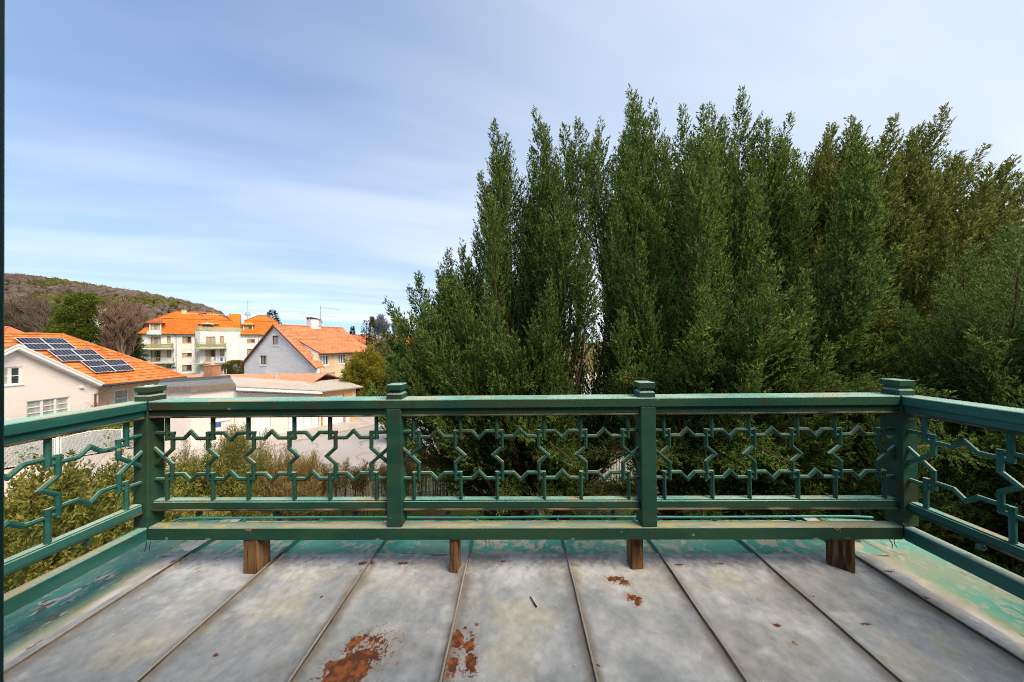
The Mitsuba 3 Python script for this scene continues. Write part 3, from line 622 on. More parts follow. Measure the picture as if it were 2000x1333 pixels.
# ------------------------------------------------------------------ foliage generators
def frames(d):
    a = np.cross(d, np.where(np.abs(d[:, 2:]) < .9, [0, 0, 1.], [1., 0, 0])); a /= np.linalg.norm(a, axis=1, keepdims=True)
    return a, np.cross(d, a)
def blades(p, d, L, Wd, col, rng, cross=True):
    """Lance-shaped leaves or sprays: at points p along d, length L, width Wd; one or two crossed, tapering at both ends."""
    a, b = frames(d); th = rng.uniform(0, np.pi, len(p))[:, None]
    s1 = a*np.cos(th)+b*np.sin(th); s2 = -a*np.sin(th)+b*np.cos(th)
    V, F, K, n = [], [], [], len(p)
    for s in ((s1, s2) if cross else (s1,)):
        m = p+d*(L*.45)[:, None]; w = s*(Wd*.5)[:, None]
        V.append(np.stack([p, m+w, p+d*L[:, None], m-w], 1).reshape(-1, 3)); K.append(np.repeat(col, 4, 0))
    i = np.arange(n*(2 if cross else 1))*4
    F = np.vstack([np.stack([i, i+1, i+2], -1), np.stack([i, i+2, i+3], -1)])
    return np.vstack(V), F, np.vstack(K)
def norm(v): return v/(np.linalg.norm(v, axis=-1, keepdims=True)+1e-12)
def plumes(curves, rng, per_m=60, tw=.038, L=(.065, .135), Wd=(.013, .022), cols=((.05, .10, .02), (.09, .15, .03)), tip=(.16, .22, .05), rad=None, s0=.0, ang=(28, 60), droop=0.0, side=.75, tipp=.55, lead=True):
    """Leafy shoots: each curve (points, widest radius) carries branchlets that carry sprays."""
    P_all, D_all, T_all, tt_all, cv = [], [], [], [], []
    for (c, r) in curves:
        c = np.asarray(c, float); seg = np.linalg.norm(np.diff(c, axis=0), axis=1); Lc = seg.sum(); cum = np.concatenate([[0], np.cumsum(seg)])/Lc
        n = int(Lc*(1-s0)*per_m); s = s0+(1-s0)*rng.uniform(0, 1, n)**.85
        base = np.stack([np.interp(s, cum, c[:, k]) for k in range(3)], 1)
        s2 = np.minimum(s+.02, 1); s1 = np.maximum(s2-.04, 0)
        tan = norm(np.stack([np.interp(s2, cum, c[:, k])-np.interp(s1, cum, c[:, k]) for k in range(3)], 1))
        prof = np.minimum(1, ((1-s)*Lc/ max(r*4.2, .5)))**.85*(.55+.45*np.sin(np.pi*np.clip(s*.9+.1, 0, 1))) if rad is None else rad(s)
        a, b = frames(tan); ph = rng.uniform(0, 2*np.pi, n)[:, None]; radial = a*np.cos(ph)+b*np.sin(ph)
        al_ = np.radians(rng.uniform(*ang, n))[:, None]; d = norm(tan*np.cos(al_)+radial*np.sin(al_)+[0, 0, -droop])
        ln = np.maximum((r*prof+.04)/np.sin(al_[:, 0])*rng.uniform(.55, 1.15, n), .05)
        P_all.append(base); D_all.append(d); T_all.append(tan); tt_all.append(ln); cv.append(np.repeat(rng.uniform(0, 1), n))
    P_, D_, Tn, Ln, cv = np.vstack(P_all), np.vstack(D_all), np.vstack(T_all), np.concatenate(tt_all), np.concatenate(cv)
    m = np.maximum(1, (Ln/tw).astype(int)); idx = np.repeat(np.arange(len(P_)), m); n = len(idx)
    t = rng.uniform(.12, 1.0, n)**.8; end = np.concatenate([[0], np.cumsum(m)])[:-1]; t[end] = 1.0
    d = D_[idx]; p = P_[idx]+d*(Ln[idx]*t)[:, None]+np.stack([0*t, 0*t, .16*Ln[idx]*t*t*(1-3*droop)], 1)
    a, b = frames(d); ph = rng.uniform(0, 2*np.pi, n)[:, None]
    td = norm(d*rng.uniform(.5, 1.1, n)[:, None]+(a*np.cos(ph)+b*np.sin(ph))*side*rng.uniform(.3, 1.2, n)[:, None]+Tn[idx]*.35)
    LL = rng.uniform(*L, n); WW = rng.uniform(*Wd, n)
    k = np.clip(.55*cv[idx]+.45*rng.uniform(0, 1, n), 0, 1)[:, None]; col = np.array(cols[0])*(1-k)+np.array(cols[1])*k
    g = ((t > tipp) & (rng.uniform(0, 1, n) < .50))[:, None]*rng.uniform(.3, 1, n)[:, None]
    col = col*(1-g)+np.array(tip)*g
    V, F, K = blades(p, td, LL, WW, np.clip(col*rng.uniform(.8, 1.2, n)[:, None], 0, 1), rng)
    # the shoots' own wood is dressed with sprays too, so that tips end in a leafy point
    return V, F, K
def curve(a, b, bend=(0, 0, 0), n=9):
    a, b = np.array(a, float), np.array(b, float); c = (a+b)/2+np.array(bend, float); t = np.linspace(0, 1, n)[:, None]
    return a*(1-t)**2+2*c*t*(1-t)+b*t*t
def put(name, VFK, m, parent, kind='stuff'):
    V, F, K = VFK; return obj(name, raw(V, F), m, parent, color=K, kind=kind)
def merge(*parts):
    V, F, K, n = [], [], [], 0
    for v, f, k in parts: V.append(v); F.append(f+n); K.append(k); n += len(v)
    return np.vstack(V), np.vstack(F), np.vstack(K)

# ------------------------------------------------------------------ the yews
rng = np.random.default_rng(21)
YG = ((.060, .118, .030), (.130, .205, .055)); YT = (.33, .43, .11)
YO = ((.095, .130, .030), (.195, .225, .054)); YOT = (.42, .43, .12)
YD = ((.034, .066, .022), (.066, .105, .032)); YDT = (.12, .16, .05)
def yew(label, trunk, leaders, skirts, cols, tip, lim=None, per_m=64, droop=0.0, ang=(24, 55), tw=.022, L=(.045, .095), Wd=(.014, .024), group='tall yews beyond the railing', stems=5):
    """A many-stemmed yew: leaders = [(tip, radius, share of the way out before it turns up)], skirts = low side branches."""
    tr = thing('yew_tree', label, 'tree', group); x0, y0 = trunk
    wood, cur, cur2 = [], [], []
    for k in range(stems):
        a = rng.uniform(0, 6.28); b0 = np.array([x0+.25*math.cos(a), y0+.25*math.sin(a), -.05])
        wood.append((curve(b0, (x0+.9*math.cos(a), y0+.7*math.sin(a), 4.4+rng.uniform(0, 1.5)), (0, 0, .3)), np.linspace(.17, .09, 9)))
    more = []
    for (tp, r, out) in leaders:            # every leader forks into lower tips near its top
        for _ in range(2):
            a, dz = rng.uniform(0, 6.28), rng.uniform(.5, 1.5); more.append(((tp[0]+(.20+.16*dz)*math.cos(a), tp[1]+(.20+.16*dz)*math.sin(a), tp[2]-dz), r*.62, out))
    for (tp, r, out) in leaders+more:
        tp = np.array(tp, float); zb_ = rng.uniform(1.8, 3.6) if tp[2] > 7.5 else rng.uniform(1.2, 2.4)
        st = np.array([x0+(tp[0]-x0)*.16, y0+(tp[1]-y0)*.16, zb_])
        ctrl = np.array([x0+(tp[0]-x0)*out, y0+(tp[1]-y0)*out, zb_+(tp[2]-zb_)*.30]); t = np.linspace(0, 1, 14)[:, None]
        c = st*(1-t)**2+2*ctrl*t*(1-t)+tp*t*t
        c += np.concatenate([np.zeros((1, 3)), np.cumsum(rng.normal(0, .028, (12, 3)), 0), np.zeros((1, 3))])*[1, 1, .2]
        wood.append((c[:-1], np.linspace(.022+.008*np.linalg.norm(np.diff(c, axis=0), axis=1).sum(), .006, 13)))
        q = int(14*.26) if r > .27 else 8; cur.append((c[q:], r))
    for (a, b, r) in skirts:
        c = curve(a, b, (0, 0, .25+.15*rng.uniform()), 8); wood.append((c, np.linspace(.045, .006, 8))); cur2.append((c[2:], r))
    obj('trunk', tubes(wood, 5), 'm_bark', tr)
    parts = [plumes(cur, rng, per_m, tw, L=L, Wd=Wd, cols=cols, tip=tip, droop=droop, ang=ang)]
    if cur2: parts.append(plumes(cur2, rng, per_m*1.25, tw*.8, L=(L[0]*.8, L[1]*.75), Wd=(Wd[0]*.7, Wd[1]*.7), cols=cols, tip=tip, droop=droop+.05, ang=(35, 75)))
    put('crown', merge(*parts), 'm_needle', tr)
    return tr
def fill(n, xr_, yr_, zr_, r=(.30, .52), top=None, o=(.75, 1.05)):
    out = []
    for _ in range(n):
        x, y, z = rng.uniform(*xr_), rng.uniform(*yr_), rng.uniform(*zr_)
        if top is not None: z = min(z, top(x))
        out.append(((x, y, z), rng.uniform(*r), rng.uniform(*o)))
    return out
sky_top = lambda x: np.interp(x, [-3.0, -2.75, -2.2, -1.5, -.7, .5, 3, 7, 9, 12], [6.6, 7.2, 7.9, 8.8, 10.6, 11.1, 11.6, 11.2, 10.8, 9.6])-.5
def skirts(n, trunk, az, rr, zr_, r=(.25, .42)):
    out = []
    for _ in range(n):
        a = math.radians(rng.uniform(*az)); q = rng.uniform(*rr); z = rng.uniform(*zr_)
        s = np.array([trunk[0]+.5*math.cos(a), trunk[1]+.5*math.sin(a), z-rng.uniform(.2, .9)])
        e = np.array([trunk[0]+q*math.cos(a), trunk[1]+q*math.sin(a), z])
        out.append((s, e, rng.uniform(*r)))
    return out
lead_a = [((-2.72, 5.5, 7.60), .22, .9), ((-2.45, 5.3, 7.95), .24, .9), ((-2.0, 5.6, 7.4), .36, .9), ((-1.72, 5.6, 8.65), .36, .9), ((-1.42, 5.8, 8.9), .36, .95), ((-1.2, 5.2, 8.2), .42, .9),
          ((-.52, 5.6, 11.90), .40, .95), ((-.20, 5.9, 11.75), .34, .95), ((-.85, 5.3, 10.4), .40, .95), ((.55, 5.6, 12.25), .32, .95), ((.88, 6.1, 12.15), .28, .9), ((.2, 6.0, 10.7), .34, .9), ((1.30, 5.7, 11.85), .26, .9), ((1.62, 5.4, 11.78), .26, .9), ((1.05, 5.0, 10.6), .36, .9)]
lead_a += fill(22, (-2.7, 2.3), (3.9, 6.6), (5.4, 10.6), (.34, .50), sky_top)+fill(14, (-2.6, 1.1), (3.2, 4.4), (4.6, 7.6), (.34, .48), sky_top, (.25, .7))
yew('dense yew of upright dark green plumes at the left end of the yew group', (.6, 5.6), lead_a, skirts(26, (.3, 5.4), (205, 350), (1.3, 2.9), (2.4, 5.6)), YG, YT)
lead_b = [((2.25, 5.6, 11.9), .34, .9), ((2.95, 5.5, 12.60), .36, .95), ((3.18, 5.8, 12.75), .34, .95), ((3.55, 5.6, 12.35), .36, .95), ((2.60, 5.1, 11.2), .40, .9), ((4.28, 5.5, 12.15), .36, .95), ((4.05, 5.9, 11.6), .34, .9), ((4.95, 5.5, 12.15), .34, .95), ((4.65, 5.1, 11.2), .38, .9),
          ((5.78, 5.5, 12.55), .40, .95), ((5.5, 5.8, 11.8), .36, .9), ((6.25, 5.5, 11.85), .34, .95), ((6.98, 5.5, 11.85), .30, .95), ((6.6, 5.2, 11.0), .38, .9), ((5.2, 5.0, 10.5), .42, .9)]
lead_b += fill(30, (1.9, 7.4), (3.8, 6.8), (5.6, 10.9), (.34, .52), sky_top)+fill(28, (2.7, 7.6), (2.5, 4.2), (4.4, 7.8), (.34, .50), sky_top, (.25, .7))
yew('largest yew, tall feathery mid green plumes rising highest in the middle of the yew group', (4.4, 5.7), lead_b, skirts(44, (4.4, 5.2), (185, 360), (1.8, 3.7), (2.4, 5.8)), ((.066, .130, .030), (.145, .225, .058)), (.34, .44, .11))
lead_c = []
for (x, z) in [(7.16, 10.96), (7.6, 11.2), (7.97, 11.56), (8.28, 11.6), (8.59, 11.5), (9.21, 11.55), (9.5, 11.1), (9.88, 11.34), (10.31, 11.71), (10.11, 10.71), (10.65, 10.58), (11.08, 10.69), (11.45, 10.81), (11.87, 10.45), (12.16, 10.11), (11.73, 9.68), (11.2, 9.9), (10.7, 9.9), (9.6, 10.4), (8.9, 10.7), (8.2, 10.8)]:
    lead_c.append(((x, 5.3+rng.uniform(-.25, .25), z), rng.uniform(.24, .34), .36))
top_c = lambda x: np.interp(x, [6.8, 8, 9.5, 10.3, 10.8, 11.6, 12.2], [10.3, 10.7, 10.4, 10.3, 9.6, 9.2, 8.6])
lead_c += [((x, 5.3+rng.uniform(-.7, .9), top_c(x)-rng.uniform(.0, .8)), rng.uniform(.26, .38), .40) for x in np.linspace(6.9, 11.6, 22)]
lead_c += [((x, y, z), r, .45) for ((x, y, z), r, o) in fill(46, (6.8, 11.4), (3.8, 6.6), (5.4, 9.8), (.34, .48), lambda x: top_c(x)-.4)]
yew('olive brown yew with wind swept branches slanting to the right', (7.3, 5.6), lead_c, skirts(16, (9., 5.2), (190, 350), (1.8, 3.5), (3.2, 6.2)), YO, YOT, ang=(20, 48))
lead_d = fill(34, (6.2, 10.6), (1.6, 4.0), (4.2, 8.3), (.36, .52), lambda x: np.interp(x, [6, 8, 10.6], [7.6, 7.9, 7.4]), (.2, .6))+fill(12, (5.6, 8.4), (1.0, 3.0), (3.8, 6.2), (.34, .46))
yew('lower fresh green yew filling the space behind the right side of the railing', (8.2, 3.1), lead_d, skirts(34, (8., 2.9), (150, 300), (1.6, 3.9), (2.6, 5.4)), ((.064, .130, .034), (.140, .225, .062)), (.33, .43, .12), stems=4, tw=.018, L=(.035, .075), Wd=(.009, .015))
lead_e = fill(40, (11.6, 16.5), (4.8, 7.8), (6.2, 9.4), (.42, .6), lambda x: np.interp(x, [11.6, 13, 16.5], [7.6, 9.2, 9.8]))
yew('very dark green yew at the right margin', (13.6, 6.2), lead_e, skirts(18, (13., 5.6), (160, 290), (1.8, 4.0), (3.2, 6.5)), YD, YDT, per_m=52, stems=3)

# ------------------------------------------------------------------ the apartment house
ap = thing('apartment_building', 'white apartment house with orange mansard roofs, green balconies and a tall orange stair block', 'apartment building')
MA = local((-71.78, 60.66, 0), 40.0)
W3 = [(-.59, .77, 6.98, 8.40), (-.62, .84, 3.95, 5.50), (-.60, .80, .88, 2.18)]
WL = [(-5.0, -3.62, 6.05, 8.32), (-2.77, -2.25, 7.0, 8.42), (-5.0, -3.62, 3.15, 5.46), (-2.8, -2.2, 3.98, 5.5), (-2.85, -2.21, 1.75, 2.38)]
WR = [(9.77, 11.23, 6.93, 8.45), (9.76, 11.13, 3.62, 5.46), (13.0, 14.4, 6.93, 8.4), (13.0, 14.4, 3.62, 5.46)]
WB = [(3.20, 4.66, 6.05, 8.34), (5.36, 5.98, 6.95, 8.45), (3.07, 4.65, 3.0, 5.51), (5.37, 6.05, 3.93, 5.46), (3.12, 4.12, .12, 1.95), (5.40, 6.06, .70, 2.12)]
obj('wall', xf(cat([holed(-6.3, 1.4, 0, 8.93, W3+WL, .3), holed(8.80, 16.0, 0, 8.93, WR, .3), box(-6.3, -6.0, .3, 10, 0, 8.93), box(15.7, 16.0, .3, 10, 0, 8.93), box(-6.3, 16, 9.7, 10, 0, 8.93)]), MA), 'm_white', ap)
bay = [(1.4, .28), (1.4, -.55), (2.25, -1.5)]; arc = [(6.45+2.4*math.sin(t), 0.30-1.8*math.cos(t)) for t in np.linspace(0, math.pi/2, 9)]
obj('bay_wall', xf(cat([holed(2.25, 6.45, 0, 9.52, WB, .25).apply_translation([0, -1.5, 0])]+[slab([(a[0], a[1], 0), (b[0], b[1], 0), (b[0], b[1], 9.52), (a[0], a[1], 9.52)], .2) for a, b in zip(bay[:-1], bay[1:])]+[slab([(a[0], a[1], 0), (b[0], b[1], 0), (b[0], b[1], 9.52), (a[0], a[1], 9.52)], .2) for a, b in zip(arc[:-1], arc[1:])]), MA), 'm_white', ap)
obj('terrace', xf(slab([(p[0], p[1], 9.60) for p in bay+arc], .10), MA), 'm_concrete', ap)
for k, w in enumerate(W3): window(ap, MA, *w, m_frame='m_redframe' if k == 2 else 'm_orangeframe', leaves=2, rec=.08, fw=.12, shutter=.45 if k == 1 else 0)
for k, w in enumerate(WL): window(ap, MA, *w, m_frame='m_orangeframe' if k < 4 else 'm_brownframe', leaves=2 if k in (0, 2) else 1, rec=.08, fw=.11, curtain=k in (0, 1, 3))
for k, w in enumerate(WR): window(ap, MA, *w, m_frame='m_orangeframe', leaves=2, rec=.08, fw=.11, shutter=.42 if k == 0 else 0, curtain=k == 1)
MB = MA @ frame((0, -1.5, 0), (1, 0, 0), (0, 1, 0))
for k, w in enumerate(WB): window(ap, MB, *w, m_frame='m_redframe' if k == 4 else 'm_orangeframe' if k < 4 else 'm_brownframe', leaves=2 if k in (0, 2) else 1, rec=.08, fw=.12, curtain=k in (0, 1, 3), name='door' if k == 4 else 'window')
for k, (z0, z1) in enumerate(((6.85, 7.7), (3.7, 5.4))):   # narrow windows in the round corner and on the bay's slanting side
    window(ap, MA @ frame((8.80, .10, 0), unit((.35, .94, 0)), unit((-.94, .35, 0))), -.45, -.12, z0, z1, m_frame='m_brownframe', leaves=1, rec=-.03, fw=.06, sill=False)
    window(ap, MA @ frame((1.4, -.55, 0), unit((.85, -.95, 0)), unit((.95, .85, 0))), .15, .55, z0-.2, z1+.2, m_frame='m_brownframe', leaves=1, rec=-.04, fw=.06, sill=False)
def balcony(u0, u1, v0, v1, z0, z1, m_, solid=True, label=None):
    b = obj('balcony', xf(box(u0-.12, u1+.12, v0-.1, v1, z0-.42, z0-.14, .03), MA), 'm_concrete', ap, label=label)
    if solid:
        obj('railing', xf(cat([box(u0, u1, v0, v0+.05, z0+.02+i*.28, z0+.26+i*.28) for i in range(int((z1-z0)/.28))]+[box(u0, u1, v0-.03, v0+.08, z1-.06, z1), box(u0, u0+.05, v0+.06, v1, z0, z1-.07), box(u1-.05, u1, v0+.06, v1, z0, z1-.07)]), MA), m_, b)
    else:
        obj('railing', xf(cat([box(u, u+.03, v0, v0+.03, z0-.12, z1) for u in np.arange(u0, u1, .22)]+[box(u0, u1, v0-.02, v0+.05, z1, z1+.05)]+[box(u0, u0+.03, v, v+.03, z0-.12, z1) for v in np.arange(v0+.2, v1, .22)]+[box(u1-.03, u1, v, v+.03, z0-.12, z1) for v in np.arange(v0+.2, v1, .22)]), MA), m_, b)
    return b
balcony(-6.0, -1.85, -1.5, -.02, 5.95, 7.02, 'm_railgreen', label='upper left balcony with olive green boarded railing'); balcony(-5.4, -1.75, -1.3, -.02, 3.05, 3.9, 'm_greymetal', False)
balcony(1.75, 6.35, -2.9, -1.52, 5.95, 7.02, 'm_railgreen', label='central balcony with olive green boarded railing'); b = balcony(1.75, 6.35, -2.9, -1.52, 2.72, 3.75, 'm_greymetal', False)
obj('towel', xf(box(5.55, 5.95, -2.96, -2.93, 2.9, 3.7, .01), MA), 'm_blueplate', b); obj('flower_box', xf(box(2.9, 4.0, -3.05, -2.93, 2.72, 2.92, .02), MA), 'm_yellow', b)
obj('terrace_railing', xf(cat([box(u, u+.17, -1.55, -1.50, 9.62, 10.42) for u in np.arange(2.2, 6.5, .21)]+[slab([(a[0], a[1]-.02, 9.62), (b_[0], b_[1]-.02, 9.62), (b_[0], b_[1]-.02, 10.42), (a[0], a[1]-.02, 10.42)], .05) for a, b_ in list(zip(bay[1:-1], bay[2:]))+list(zip(arc[:-1], arc[1:]))]+[box(2.2, 6.5, -1.58, -1.47, 10.421, 10.48)]), MA), 'm_railstripe', ap)
def mansard(u0, u1, k0, k1, ra, rb, zk=12.28, zr=14.15, vk=1.0, vr=4.7, v0=-.38, v1=10.3, ze=8.95):
    """Steep lower slopes up to the kink, flatter hipped slopes above; courses of tiles on the sides in view."""
    P = lambda u, v, z: (MA @ np.array([u, v, z, 1.]))[:3]
    A = MA[:3, 0]; B = MA[:3, 1]; o = []
    def face(pts, al_):
        pts = [P(*q) for q in pts]; n = unit(np.cross(pts[1]-pts[0], pts[2]-pts[0])); d = np.cross(n, al_); d = d if d[2] < 0 else -d
        o.append(tiled(pts, al_, d, .40, .36, .010, .022))
    vb = v1-(vk-v0)
    face([(u0, v0, ze), (u1, v0, ze), (k1, vk, zk), (k0, vk, zk)], A); face([(k0, vk, zk), (k1, vk, zk), (rb, vr, zr), (ra, vr, zr)], A)
    face([(u0, v1, ze), (u0, v0, ze), (k0, vk, zk), (k0, vb, zk)], B); face([(k0, vb, zk), (k0, vk, zk), (ra, vr, zr)], B)
    face([(u1, v0, ze), (u1, v1, ze), (k1, vb, zk), (k1, vk, zk)], B); face([(k1, vk, zk), (k1, vb, zk), (rb, vr, zr)], B)
    o += [slab([P(u1, v1, ze), P(u0, v1, ze), P(k0, vb, zk), P(k1, vb, zk)], .05), slab([P(k1, vb, zk), P(k0, vb, zk), P(ra, vr, zr), P(rb, vr, zr)], .05)]
    rf = obj('roof', cat(o), 'm_tile_bright', ap)
    obj('ridge', cat(sum([ridge_tiles(P(*a), P(*b), .15) for a, b in (((ra, vr, zr), (rb, vr, zr)), ((k0, vk, zk), (ra, vr, zr)), ((k1, vk, zk), (rb, vr, zr)))], [])), 'm_tile_red', rf)
    obj('kink_flashing', xf(box(k0+.02, k1-.02, vk-.10, vk+.05, zk-.02, zk+.07), MA), 'm_tile_bright', rf)
    obj('gutter', xf(cat([box(u0, u1, v0-.14, v0+.01, ze-.14, ze-.02, .03)]), MA), 'm_brownframe', rf)
    return rf
rl = mansard(-6.65, 8.3, -4.3, 7.0, -2.3, 3.9); rr = mansard(8.5, 16.35, 9.4, 15.5, 11.8, 13.2, zr=13.95)
def dormer(u0, u1, z0, z1, vf, roofm, zt_, over, cheek, lab=None):
    d = obj('dormer', xf(cat([holed(u0-.15, u1+.15, z0-.2, z1+.15, [(u0, u1, z0, z1)], .15).apply_translation([0, vf, 0]), box(u0-.15, u0-.05, vf+.151, vf+2.0, z0-.2, z1+.15), box(u1+.05, u1+.15, vf+.151, vf+2.0, z0-.2, z1+.15)]), MA), 'm_white', ap)
    window(d, MA @ frame((0, vf, 0), (1, 0, 0), (0, 1, 0)), u0, u1, z0, z1, m_frame='m_orangeframe', leaves=2, rec=.06, fw=.11, curtain=cheek, sill=False)
    um = (u0+u1)/2; a, b = u0-over, u1+over; z = z1+.16
    P = lambda u, v, zz: (MA @ np.array([u, v, zz, 1.]))[:3]
    obj('dormer_roof', cat([slab([P(a, vf-.35, z), P(b, vf-.35, z), P(um+.3, vf+1.4, zt_), P(um-.3, vf+1.4, zt_)], .08), slab([P(b, vf-.35, z), P(b-.3, vf+2.4, z+.1), P(um+.3, vf+2.6, zt_), P(um+.3, vf+1.4, zt_)], .08), slab([P(a+.3, vf+2.4, z+.1), P(a, vf-.35, z), P(um-.3, vf+1.4, zt_), P(um-.3, vf+2.6, zt_)], .08)]), roofm, d)
dormer(-4.98, -3.70, 9.65, 11.02, -.25, 'm_tile_red', 12.2, .75, True)
dormer(9.30, 10.74, 9.85, 11.15, .05, 'm_yellow', 12.1, .55, False)
dormer(2.2, 4.6, 9.65, 11.1, .45, 'm_yellow', 12.0, .5, False)
obj('flower_balcony', xf(box(-5.35, -3.45, -.75, -.27, 8.72, 9.42, .05), MA), 'm_white', ap)
obj('umbrella', xf(lathe([(0, .30), (.5, .22), (1.0, 0), (.97, -.03), (0, .2)], 10).apply_translation([3.3, -.5, 11.15]), MA), 'm_white', ap)
obj('stair_block', xf(box(6.55, 8.45, 2.6, 5.6, 9.0, 13.95, .03), MA), 'm_stair', ap)
obj('stair_block_cladding', xf(cat([box(6.50+i*.33, 6.80+i*.33, 2.54, 2.597, 10.0, 13.97) for i in range(6)]), MA), 'm_stair', ap)
obj('chimney', xf(cat([box(-1.25, -.55, 3.4, 4.2, 12.6, 14.35, .02), box(-1.32, -.48, 3.33, 4.27, 14.351, 14.45)]), MA), 'm_creamwall', ap)
obj('snow_guard', xf(cat([tubes([([(-.4, 3.0, 13.62), (6.6, 3.0, 13.62)], [.05, .05])], 6)]+[box(u, u+.05, 2.97, 3.03, 13.3, 13.6) for u in np.arange(-.3, 6.6, 1.4)]), MA), 'm_frame', ap)
obj('roof_window', xf(slab([(1.3, 3.35, 13.62), (2.6, 3.35, 13.62), (2.6, 4.0, 13.98), (1.3, 4.0, 13.98)], .08), MA), 'm_dark', ap)
obj('antenna', xf(cat([tubes([([(9.6, 6.5, 12.5), (9.6, 6.5, 17.9)], [.05, .04])], 6)]+[box(8.9-w, 10.3+w, 6.47, 6.53, z, z+.05) for z, w in ((17.3, .0), (16.4, -.2), (15.6, .2))]+[lathe([(.0, 1.0), (.35, .85), (.6, .3), (.65, 0), (0, 0)], 12).apply_translation([9.6, 6.5, 14.0])]), MA), 'm_greymetal', ap)
obj('downpipe', xf(cat([tubes([([(-1.45, -.08, 8.9), (-1.45, -.08, .1)], [.06, .06])], 6), tubes([([(12.2, -.2, 8.8), (11.9, -.08, 8.2), (11.9, -.08, .1)], [.06]*3)], 6)]), MA), 'm_greymetal', ap)
obj('sign', xf(box(-2.0, -1.5, -.06, -.01, 1.58, 1.9), MA), 'm_blueplate', ap)
obj('plinth', xf(box(-6.4, 16.1, -.06, -.002, 0, .35), MA), 'm_concrete', ap)
hb = thing('clipped_hedge', 'tall clipped olive hedge with browning top on the lawn beside the apartment house', 'hedge')
def shell(c, r, n, rng, boxy=2.0, low=-.9):
    """Points through a rounded mass, thicker near its surface, and the outward direction at each."""
    d = norm(rng.normal(0, 1, (n, 3))); d[:, 2] = np.where(d[:, 2] < low, -d[:, 2], d[:, 2])
    k = (np.abs(d)**(2*boxy/2)).sum(1)**(-1/(2*boxy/2)) if boxy != 2 else np.ones(n)
    lump = .82+.36*meshkit.fbm(d*2.6+np.array(c)*.37, 3)
    rad = rng.uniform(.25, 1, n)**.35
    return np.array(c)+d*np.array(r)*(k*lump*rad)[:, None], d
def mass(c, r, n, rng, cols, tip, L=(.1, .2), Wd=(.05, .1), boxy=2.0, up=.6, cross=False, tipz=None):
    p, d = shell(c, r, n, rng, boxy); k = rng.uniform(0, 1, n)[:, None]*.5+.5*meshkit.fbm(p*1.3/np.mean(r)*2, 3)[:, None]
    col = np.array(cols[0])*(1-k)+np.array(cols[1])*k; g = (rng.uniform(0, 1, n) < (.22 if tipz is None else np.clip((p[:, 2]-tipz[0])/(tipz[1]-tipz[0]), 0, .9)))[:, None]
    col = np.where(g, np.array(tip), col)*rng.uniform(.75, 1.25, n)[:, None]
    return blades(p, norm(d+rng.normal(0, .6, (n, 3))+[0, 0, up]), rng.uniform(*L, n), rng.uniform(*Wd, n), np.clip(col, 0, 1), rng, cross)
rng = np.random.default_rng(31)
pc = (MA @ np.array([8.1, -3.9, 0, 1]))[:3]
put('foliage', mass((pc[0], pc[1], 1.25), (1.75, 1.5, 1.75), 9500, rng, ((.065, .075, .012), (.13, .14, .025)), (.30, .17, .03), (.12, .24), (.06, .12), 3.2, .8, tipz=(2.2, 3.6)), 'm_leaf', hb)
obj('stem', tubes([((pc+[0, 0, -.05], pc+[0, 0, 1.6]), (.09, .04))], 6), 'm_bark', hb)
for u in (6.9, 7.3):
    f = thing('metal_post', 'thin white metal post on the lawn, '+('left one nearer the red door' if u < 7 else 'right one nearer the clipped hedge'), 'post', 'metal posts on the lawn'); q = (MA @ np.array([u-.6, -5.2, 0, 1]))[:3]
    scene[f] = mikit.ply(tubes([((q+[0, 0, -.05], q+[0, 0, 1.15]), (.035, .035)), ((q+[0, 0, 1.15], q+[.02, .02, 1.2]), (.05, .05))], 6), 'm_trim')

# ------------------------------------------------------------------ the grey gabled house
h2 = thing('house', 'house with grey shingled gable, faded red tile roof, roof antenna and a cream side wall', 'house')
M2 = local((-24.88, 34.0, 0), -20.5)
P2 = lambda u, v, z: (M2 @ np.array([u, v, z, 1.]))[:3]
gz = [(-8.48, -7.22, 6.08, 7.50), (-11.18, -9.75, 3.44, 4.86)]
pg = Polygon([(-14.85, 0), (.28, 0), (.28, 3.42), (.0, 3.62), (-7.93, 8.86), (-14.85, 3.74)])
for a, b, c, d in gz: pg = pg.difference(Polygon([(a, c), (b, c), (b, d), (a, d)]))
obj('gable_wall', xf(holed_poly(pg, .3), M2), 'm_shingle', h2)
lines = []
from shapely.geometry import LineString
for z in np.arange(.35, 8.8, .30):          # the shingle courses lap over each other
    ln = LineString([(-15, z), (1, z)]).intersection(pg.buffer(-.02))
    for g in getattr(ln, 'geoms', [ln]):
        if g.is_empty or g.length < .1: continue
        (a, _), (b, _) = g.coords[0], g.coords[-1]; lines.append(slab([(a, -.018, z), (b, -.018, z), (b, -.002, z+.29), (a, -.002, z+.29)], .006))
obj('shingle_course', xf(cat(lines), M2), 'm_shingle', f'{h2}', kind='stuff')
window(h2, M2, *gz[0], m_frame='m_brownframe', leaves=1, rec=.06, fw=.13, curtain=True); window(h2, M2, *gz[1], m_frame='m_brownframe', leaves=2, rec=.10, fw=.12, curtain=1)
MW = M2 @ frame((-.9, 0, 0), (0, 1, 0), (-1, 0, 0))            # outer face of the long wall: local x runs away from the gable
w2 = [(1.15, 2.35, 3.55, 4.88), (3.7, 4.9, 3.55, 4.88), (7.0, 8.2, 3.55, 4.88)]
obj('side_wall', xf(cat([holed(.32, 9.9, 0, 5.1, w2, .3)]), MW), 'm_creamwall', h2)
for w in w2: window(h2, MW, *w, m_frame='m_trim', leaves=3, rec=.06, fw=.10)
obj('back_wall', xf(cat([box(-14.85, -.9, 9.6, 9.9, 0, 3.6), box(-14.85, -14.55, .3, 9.6, 0, 3.6)]), M2), 'm_shingle', h2)
sl = lambda u: 8.95-(u+7.93)*.672
rt = f'{h2}__roof'
